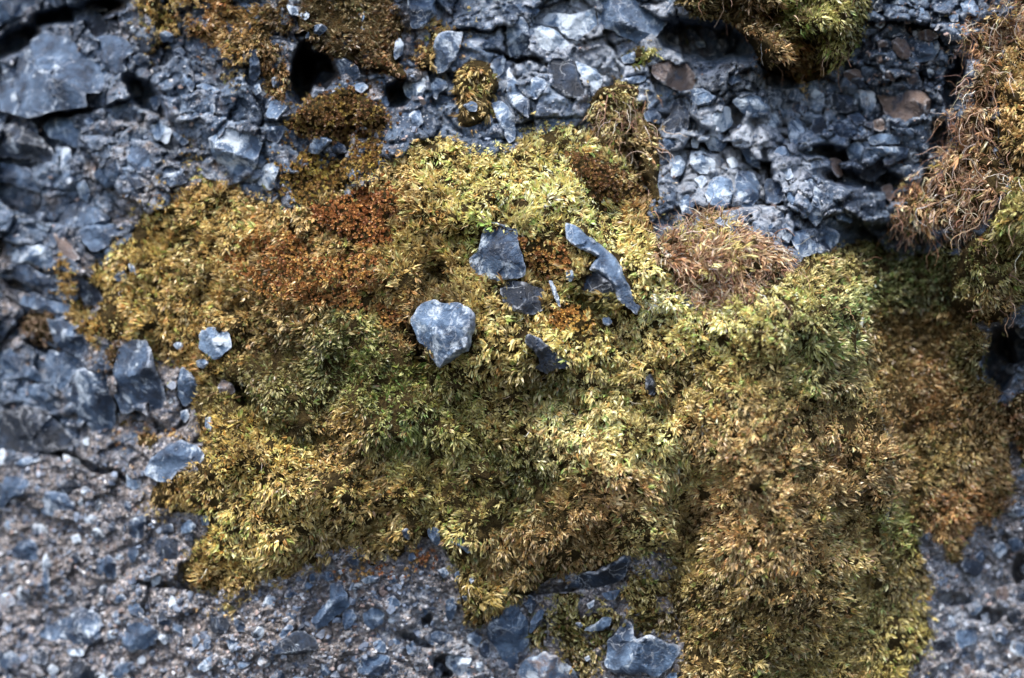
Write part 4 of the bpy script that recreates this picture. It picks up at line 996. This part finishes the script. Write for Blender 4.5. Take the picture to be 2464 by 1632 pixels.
while want > 0 and tries < 20000:
    tries += 1
    x = r.uniform(-30, 2490); y = r.uniform(-30, 1660)
    if float(sample(cover, np.array([x]), np.array([y]))[0]) > 0.04: continue
    if y < 860 and x < 1750 and r.random() < 0.9: continue
    s = r.choice([11, 13, 15, 18, 22, 26]) * (0.9 if tries > 3000 else 1.15)
    if any((x - a) ** 2 + (y - b) ** 2 < (c * 0.85 + s * 0.8) ** 2 for a, b, c in taken): continue
    taken.append((x, y, s))
    h = float(sample(SOFT, np.array([x]), np.array([y]))[0])
    if float(sample(HOL, np.array([x]), np.array([y]))[0]) < -30: continue
    o = link('stone', shapes[want % len(shapes)], rock)
    k = s / 20.0
    o.scale = (k, k, k)
    p = to_world(x, y, h - 3 * k)
    o.location = (float(p[0]), float(p[1]), float(p[2]))
    o.rotation_euler = (r.uniform(-.3, .3), r.uniform(0, 6.28), r.uniform(-.3, .3))
    o.color = (r.uniform(0.1, 0.7), r.choice([0.2, 0.35, 0.6, 0.8]), r.choice([0.05, 0.1, 0.2, 0.55]), 1)
    want -= 1

# grit and pebbles too many to pick apart: one part
hulls = []
for k in range(10):
    bm = bmesh.new(); r = random.Random(60 + k)
    for j in range(11):
        v = Vector((r.gauss(0, 1), r.gauss(0, 1), r.gauss(0, 1))).normalized()
        bm.verts.new((v.x * r.uniform(.8, 1.15), v.y * 0.8, v.z * r.uniform(.7, .95)))
    res = bmesh.ops.convex_hull(bm, input=bm.verts)
    bmesh.ops.recalc_face_normals(bm, faces=bm.faces)
    bm.verts.index_update(); used = [v for v in bm.verts if v.link_faces]; im = {v.index: i for i, v in enumerate(used)}
    hulls.append((np.array([v.co[:] for v in used]), np.array([[im[v.index] for v in f.verts] for f in bm.faces])))
    bm.free()
gv, gf, gc, off = [], [], [], 0
npeb = 58000
px = rng.uniform(-100, 2560, npeb); py = rng.uniform(-100, 1730, npeb)
wgt = 0.14 + 0.75 * sstep(850, 1250, py) * sstep(1250, 900, px) + 0.55 * np.exp(-((px - 2180) / 170) ** 2 - ((py - 170) / 200) ** 2) + 0.5 * sstep(2050, 2250, px) * sstep(1150, 1350, py) + 0.10 * sstep(600, 300, px)
keep = (rng.uniform(0, 1, npeb) < wgt * 0.8) & (sample(cover, px, py) < 0.35) & ~bare(px, py) & (sample(HOL, px, py) > -40)
px, py = px[keep], py[keep]
hh = sample(ROCK, px, py)
size = 1.8 + 7.5 * rng.uniform(0, 1, len(px)) ** 2.6
bigp = rng.uniform(0, 1, len(px)) < 0.05 * (0.3 + sstep(900, 1200, py))
size = np.where(bigp, rng.uniform(8, 16, len(px)), size)
PAL = np.array([(0.10, 0.125, 0.175), (0.17, 0.21, 0.28), (0.26, 0.29, 0.35), (0.055, 0.07, 0.10), (0.46, 0.47, 0.50), (0.33, 0.245, 0.22), (0.22, 0.16, 0.14), (0.40, 0.32, 0.30), (0.62, 0.61, 0.61)])
pk = sample(pink, px, py)
prob = np.stack([np.full(len(px), w) for w in (0.22, 0.2, 0.16, 0.12, 0.09, 0.07, 0.05, 0.06, 0.03)], 1)
prob[:, 5:8] *= (0.4 + 3.2 * pk)[:, None]; prob /= prob.sum(1, keepdims=True)
prob[bigp] = np.array([0.36, 0.26, 0.12, 0.18, 0.03, 0.02, 0.01, 0.01, 0.01])
choice = (rng.uniform(0, 1, (len(px), 1)) > np.cumsum(prob, 1)).sum(1).clip(0, 8)
wx, wy, wz = to_world(px, py, hh)
for k in range(10):
    sel = np.arange(k, len(px), 10)
    V, F = hulls[k]
    q = rng.normal(size=(len(sel), 4)); q /= np.linalg.norm(q, axis=1, keepdims=True)
    w, a, b, c = q.T
    Rm = np.stack([1 - 2 * (b * b + c * c), 2 * (a * b - c * w), 2 * (a * c + b * w), 2 * (a * b + c * w), 1 - 2 * (a * a + c * c), 2 * (b * c - a * w), 2 * (a * c - b * w), 2 * (b * c + a * w), 1 - 2 * (a * a + b * b)], -1).reshape(-1, 3, 3)
    P = np.einsum('nij,vj->nvi', Rm, V) * (size[sel] * MM)[:, None, None] + np.stack([wx[sel], wy[sel], wz[sel]], -1)[:, None, :]
    gv.append(P.reshape(-1, 3)); gf.append((F[None] + (np.arange(len(sel)) * len(V))[:, None, None] + off).reshape(-1)); off += len(sel) * len(V)
    cc = PAL[choice[sel]] * rng.uniform(0.75, 1.25, (len(sel), 1))
    gc.append(np.repeat(cc, len(V), 0))
gf = np.concatenate(gf)
g = link('grit', np_mesh('grit', np.concatenate(gv), gf, np.full(len(gf) // 3, 3), M_PEBBLE, False, np.concatenate(gc)), rock)
g['kind'] = 'stuff'

# ------------------------------------------------------------------ moss
def norm(v): return v / np.maximum(np.linalg.norm(v, axis=-1, keepdims=True), 1e-9)

def blades(base, direc, bend, length, width, curl, colour, seg=3):
    """curved tapering leaves as ribbons. base, direc, bend: n x 3; length, width in metres; returns verts, faces, sizes, colours"""
    n = len(base)
    side = norm(np.cross(direc, norm(bend + 0.6 * rng.normal(size=(n, 3)))))
    up = np.cross(side, direc)
    ts = np.linspace(0, 1, seg + 1)
    prof = {3: [0.55, 1.0, 0.8, 0], 2: [0.7, 1.0, 0]}[seg]
    vs = []
    mid = base
    for k, t in enumerate(ts):
        if k: mid = mid + norm(direc + bend * (2 * curl * (t - 0.5 / seg))[:, None]) * (length / seg)[:, None]
        if k < seg:
            w = (width * 0.5 * prof[k])[:, None]
            lift = up * w * 0.35
            vs += [mid - side * w + lift, mid + side * w + lift]
        else: vs += [mid]
    V = np.stack(vs, 1); m = V.shape[1]
    o = (np.arange(n) * m)[:, None]
    fl = []
    for k in range(seg - 1): fl.append(o + np.array([2 * k, 2 * k + 1, 2 * k + 3, 2 * k + 2]))
    k = seg - 1
    tri = o + np.array([2 * k, 2 * k + 1, 2 * k + 2])
    flat = np.concatenate(fl + [tri], 1).ravel()
    sizes = np.tile([4] * (seg - 1) + [3], n)
    return V.reshape(-1, 3), flat, sizes, np.repeat(colour, m, 0)

def strands(base, direc, length, width, colour, seg=9, wig=0.9, sag=0.4):
    """thin dry stems: three-sided tubes that wander"""
    n = len(base)
    p = base.copy(); d = direc.copy()
    P = []
    for k in range(seg + 1):
        P.append(p.copy())
        d = norm(d + wig * 0.55 * rng.normal(size=(n, 3)) + np.array([0, 0, -sag * 0.25]))
        p = p + d * (length / seg)[:, None]
    P = np.stack(P, 1)
    T = norm(np.gradient(P, axis=1))
    ref = norm(rng.normal(size=(n, 1, 3)))
    A = norm(np.cross(T, ref)); B = np.cross(T, A)
    taper = np.linspace(1, 0.35, seg + 1)[None, :, None]
    ring = [P + (A * math.cos(a) + B * math.sin(a)) * (width * 0.5)[:, None, None] * taper for a in (0, 2.094, 4.189)]
    V = np.stack(ring, 2)                                   # n, seg+1, 3, 3
    o = (np.arange(n) * (seg + 1) * 3)[:, None]
    f = []
    for k in range(seg):
        for j in range(3):
            j2 = (j + 1) % 3
            f.append(o + np.array([3 * k + j, 3 * k + j2, 3 * k + 3 + j2, 3 * k + 3 + j]))
    flat = np.concatenate(f, 1).ravel()
    return V.reshape(-1, 3), flat, np.full(n * seg * 3, 4), np.repeat(colour, (seg + 1) * 3, 0)

def merge(parts):
    V, F, S, C = [], [], [], []; o = 0
    for v, f, s, c in parts:
        V.append(v); F.append(f + o); S.append(s); C.append(c); o += len(v)
    return np.concatenate(V), np.concatenate(F), np.concatenate(S), np.concatenate(C)

def jitter_colour(c, amount):
    n = len(c)
    k = np.exp(rng.normal(0, amount, (n, 1)))
    t = np.concatenate([1 + rng.normal(0, 0.035, (n, 1)), np.ones((n, 1)), 1 + rng.normal(0, 0.10, (n, 1))], 1)
    return np.clip(c * k * t, 0.004, 0.85)

CATS = {'moss_mat': 'moss', 'moss_clump': 'moss', 'moss_cushion': 'moss', 'moss_tuft': 'moss', 'dried_moss': 'dried moss'}
GROUPS = {'moss_cushion': 'low rounded moss cushions on the rock', 'moss_tuft': 'small moss tufts on bare rock'}
for pi, (row, (m, c, H)) in enumerate(zip(MOSS, PATCH)):
    name, poly, thick, dens, kind, ln, wd, gap, droop, label = row
    xs = [p[0] for p in poly]; ys = [p[1] for p in poly]
    # normals of this patch's surface
    PX, PY, PZ = to_world(GX, GY, H)
    P = np.stack([PX, PY, PZ], -1)
    j0, j1 = np.searchsorted(YS, [min(ys) - 60, max(ys) + 60]); i0, i1 = np.searchsorted(XS, [min(xs) - 60, max(xs) + 60])
    j0 = max(j0 - 2, 0); i0 = max(i0 - 2, 0); j1 = min(j1 + 2, NY); i1 = min(i1 + 2, NX)
    sub = P[j0:j1, i0:i1]
    nrm = norm(np.cross(np.gradient(sub, axis=1), np.gradient(sub, axis=0)))
    nrm = np.where(nrm[..., 1:2] > 0, -nrm, nrm)
    NRM = np.zeros(P.shape); NRM[..., 1] = -1; NRM[j0:j1, i0:i1] = nrm
    # candidate shoots
    area = (max(xs) - min(xs) + 60) * (max(ys) - min(ys) + 60)
    n = int(area * dens / 1000)
    x = rng.uniform(min(xs) - 30, max(xs) + 30, n); y = rng.uniform(min(ys) - 30, max(ys) + 30, n)
    wx, wy = warp(x, y)
    if (max(xs) - min(xs)) < 140: wx = x + 0.35 * (wx - x); wy = y + 0.35 * (wy - y)
    ok = (inside(wx, wy, poly) | (inside(wx + rng.normal(0, 24, n), wy + rng.normal(0, 24, n), poly) & (rng.uniform(0, 1, n) < 0.38))) & ~bare(x, y) & (x > -120) & (x < 2584) & (y > -120) & (y < 1752)
    if gap > 0: ok &= (fbm(x, y, 44, 5000 + pi, 3) * 0.5 + 0.5 + rng.normal(0, 0.06, n)) > gap
    elif kind == 'leafy': ok &= (fbm(x, y, 26, 5000 + pi, 2) * 0.5 + 0.5) > 0.13
    if pi < 9:
        for pj in (9, 10, 11, 12, 13, 14, 15): ok &= ~(inside(wx, wy, MOSS[pj][1]) & (rng.uniform(0, 1, n) < (0.7 if pj == 12 else 0.9)))
    cw = sample(blur((UNION if pi < 3 else m).astype(float), 11 if thick > 30 else 4), x, y)
    if kind == 'leafy' and thick > 20: ok &= rng.uniform(0, 1, n) < 0.25 + 0.75 * sstep(0.35, 0.85, cw + 0.3 * (vnoise(x, y, 30, 66) - 0.5))
    x = x[ok]; y = y[ok]; cw = cw[ok]; n = len(x)
    edge = 0.7 + 0.3 * sstep(0.4, 0.9, cw)
    if n < 3: continue
    h = sample(H, x, y)
    tf1, tf2, trr, tox, toy = cells(x + 6 * fbm(x, y, 20, 37, 2), y + 6 * fbm(x, y, 20, 38, 2), 26 if ln > 12 else 20, 300 + pi)
    if kind != 'rosette':
        h = h + (trr[0] - 0.40) * 17 - 0.75 * tf1 + 6 * (vnoise(x, y, 11, 39) - 0.5)
    B = np.stack(to_world(x, y, np.maximum(h, sample(ROCK, x, y) + (3 if thick <= 20 else -2)) - (3 if thick > 20 else 0)), -1)
    nv = norm(np.stack([sample(NRM[..., k], x, y) for k in range(3)], -1))
    ang = 6.28 * vnoise(x, y, 170, 90) * 1.4 + 4.0 * (vnoise(x, y, 40, 91) - 0.5) + rng.normal(0, 0.8, n)
    flow = np.stack([np.cos(ang), -0.15 + 0 * ang, np.sin(ang)], -1)
    root = bpy.data.objects.new(name, None); COL.objects.link(root)
    cx0, cy0 = float(np.mean(x)), float(np.mean(y))
    ctr = np.array([float(v) for v in to_world(cx0, cy0, float(np.median(h)))])
    root.location = ctr.tolist()
    root.empty_display_size = 0.01
    tag(root, label, CATS[name], GROUPS.get(name))
    # peat the shoots grow from
    cell = (c[:-1, :-1] > 0.5) & (c[1:, :-1] > 0.5) & (c[:-1, 1:] > 0.5) & (c[1:, 1:] > 0.5)
    if gap > 0.2 or (gap > 0.05 and pi == 8): cell &= (fbm(GX, GY, 44, 5000 + pi, 3) * 0.5 + 0.5)[:-1, :-1] > gap + 0.14
    cell &= ~bare(GX[:-1, :-1], GY[:-1, :-1]) | (thick > 20)
    q = quads_all.reshape(NY - 1, NX - 1, 4)[cell]
    if len(q):
        uq, inv = np.unique(q.ravel(), return_inverse=True)
        pv = np.stack(to_world(GX.ravel()[uq], GY.ravel()[uq], H.ravel()[uq] - 5), -1) - ctr
        link('peat', np_mesh('peat', pv, inv, np.full(len(q), 4), M_PEAT), root)
    parts = []
    down = np.array([0, 0, -1.0])
    if kind in ('leafy', 'dry'):
        col = moss_colour(x, y) if kind == 'leafy' else lin(np.array(DRYCOL)[rng.integers(0, len(DRYCOL), n)]) * np.array([1.0, 1.17, 1.32])
        if kind == 'leafy':
            u = rng.uniform(0, 1, (n, 1))
            lum = (col @ np.array([0.3, 0.59, 0.11]))[:, None]
            col = np.where(u < 0.08, col * np.array([0.62, 0.95, 0.7]), np.where(u < 0.3, col * 0.75 + lum * np.array([0.48, 0.44, 0.22]), np.where(u > 0.9, col * np.array([0.8, 0.6, 0.5]), col)))
        d0 = norm(nv * 0.95 + flow * 0.30 + down * droop * 0.40 + np.stack([tox, 0 * tox, -toy], -1) * 0.045 + rng.normal(0, 0.28, (n, 3)))
        if kind == 'dry':
            mixm = (vnoise(x, y, 50, 977) + rng.normal(0, 0.15, n)) > 0.82
            col[mixm] = moss_colour(x, y)[mixm]
        per = 6
        clump = 0.5 + 0.5 * fbm(x, y, 60, 930, 2)
        col = col * (0.72 + 0.5 * clump)[:, None]
        size = np.exp(rng.normal(0, 0.22, n)) * (0.75 + 0.5 * vnoise(x, y, 90, 77)) * edge
        tall = np.exp(rng.normal(0, 0.3, n)) * ln * 0.4 * MM
        for k in range(per):
            az = 6.283 * (k / per) + rng.uniform(0, 6.28, n)
            t1 = norm(np.cross(d0, rng.normal(size=(n, 3)))); t2 = np.cross(d0, t1)
            sp = rng.uniform(0.15, 0.62, n)
            dk = norm(d0 + (t1 * np.cos(az)[:, None] + t2 * np.sin(az)[:, None]) * sp[:, None])
            b = B + d0 * (tall * k / per)[:, None] + rng.normal(0, 2.0 * MM, (n, 3))
            L = ln * MM * size * rng.uniform(0.7, 1.25, n)
            W = wd * MM * size * rng.uniform(0.75, 1.3, n)
            cc = jitter_colour(col * (0.72 + 0.6 * trr[1])[:, None], 0.2)
            old = rng.uniform(0, 1, n) < 0.08
            cc[old] = lin((112, 84, 50)) * rng.uniform(0.6, 1.3, (old.sum(), 1))
            pale = rng.uniform(0, 1, n) < 0.24  # cream leaves at random, partly natural, partly sheen highlights put into the colour
            cc[pale] = np.clip(cc[pale] * 1.15 + np.array([0.21, 0.19, 0.11]), 0, 0.8)
            bend = norm(flow + down * droop * 0.8 - d0 * 0.35 + rng.normal(0, 0.18, (n, 3)))
            parts.append(blades(b, dk, bend, L, W, rng.uniform(0.3, 1.4, n), cc, 3 if ln > 13 and k % 2 else 2))
    else:
        pal = lin(np.array(RUSTCOL[pi])); pal = (pal * 0.8 + 0.2 * (pal @ np.array([0.3, 0.59, 0.11]))[:, None]) * np.array([1.55, 1.95, 1.5]); k0 = np.clip((vnoise(x, y, 34, 830 + pi) * len(pal) + rng.normal(0, 0.6, n)).astype(int), 0, len(pal) - 1)
        col = pal[k0]
        d0 = norm(nv + rng.normal(0, 0.25, (n, 3)))
        size = np.exp(rng.normal(0, 0.18, n))
        for k in range(6):
            az = 6.283 * k / 6 + rng.uniform(-.3, .3, n)
            t1 = norm(np.cross(d0, np.array([0.3, 0.2, 1.0]) + 0 * d0)); t2 = np.cross(d0, t1)
            dk = norm(d0 * 0.8 + (t1 * np.cos(az)[:, None] + t2 * np.sin(az)[:, None]) * 0.75)
            parts.append(blades(B + d0 * 3 * MM, dk, d0, ln * MM * size, wd * MM * size, np.full(n, 0.25), jitter_colour(col, 0.22), 2))
    V, F, S, C = merge(parts)
    s = link('leaves', np_mesh('leaves', V - ctr, F, S, M_DRY if kind == 'dry' else M_LEAF, True, C), root)
    s['kind'] = 'stuff'
    # dry stems
    ns = {'dry': int(n * 0.55), 'leafy': 0, 'rosette': 0}[kind]
    if name == 'moss_tuft' and pi == 16: ns = 130
    if pi == 6: ns = 60
    if pi == 0: ns = 150
    if pi == 1: ns = 160
    if pi == 4: ns = 70
    if ns:
        k = rng.integers(0, n, ns)
        if pi == 1: k = k[y[k] < 800]
        ns = len(k)
        dcol = lin(np.array([(196, 160, 130), (170, 128, 100), (150, 108, 82), (214, 190, 168), (132, 94, 74)])[rng.integers(0, 5, ns)])
        dd = norm(nv[k] * 0.6 + flow[k] * 0.8 + down * droop * 0.7 + rng.normal(0, 0.5, (ns, 3)))
        v2 = strands(B[k] + nv[k] * 3 * MM, dd, rng.uniform(34, 95, ns) * MM * (0.5 if pi == 0 else 1), rng.uniform(1.2, 2.5, ns) * MM, jitter_colour(np.clip(dcol * np.array([1.05, 1.2, 1.34]), 0, 0.8), 0.3), 10, 0.62, droop)
        st = link('stems', np_mesh('stems', v2[0] - ctr, v2[1], v2[2], M_DRY, True, v2[3]), root)
        st['kind'] = 'stuff'

import collections as _c
_t = _c.Counter()
for o in COL.objects:
    if o.type == 'MESH': _t[o.name.split('.')[0] + ('/' + o.parent.name if o.parent and o.name.startswith('leaves') else '')] += len(o.data.loops) - 2 * len(o.data.polygons)
print(_t.most_common(24))
print('triangles', sum(sum(len(p.vertices) - 2 for p in o.data.polygons) if len(o.data.polygons) < 5000 else len(o.data.loops) - 2 * len(o.data.polygons) for o in COL.objects if o.type == 'MESH'))
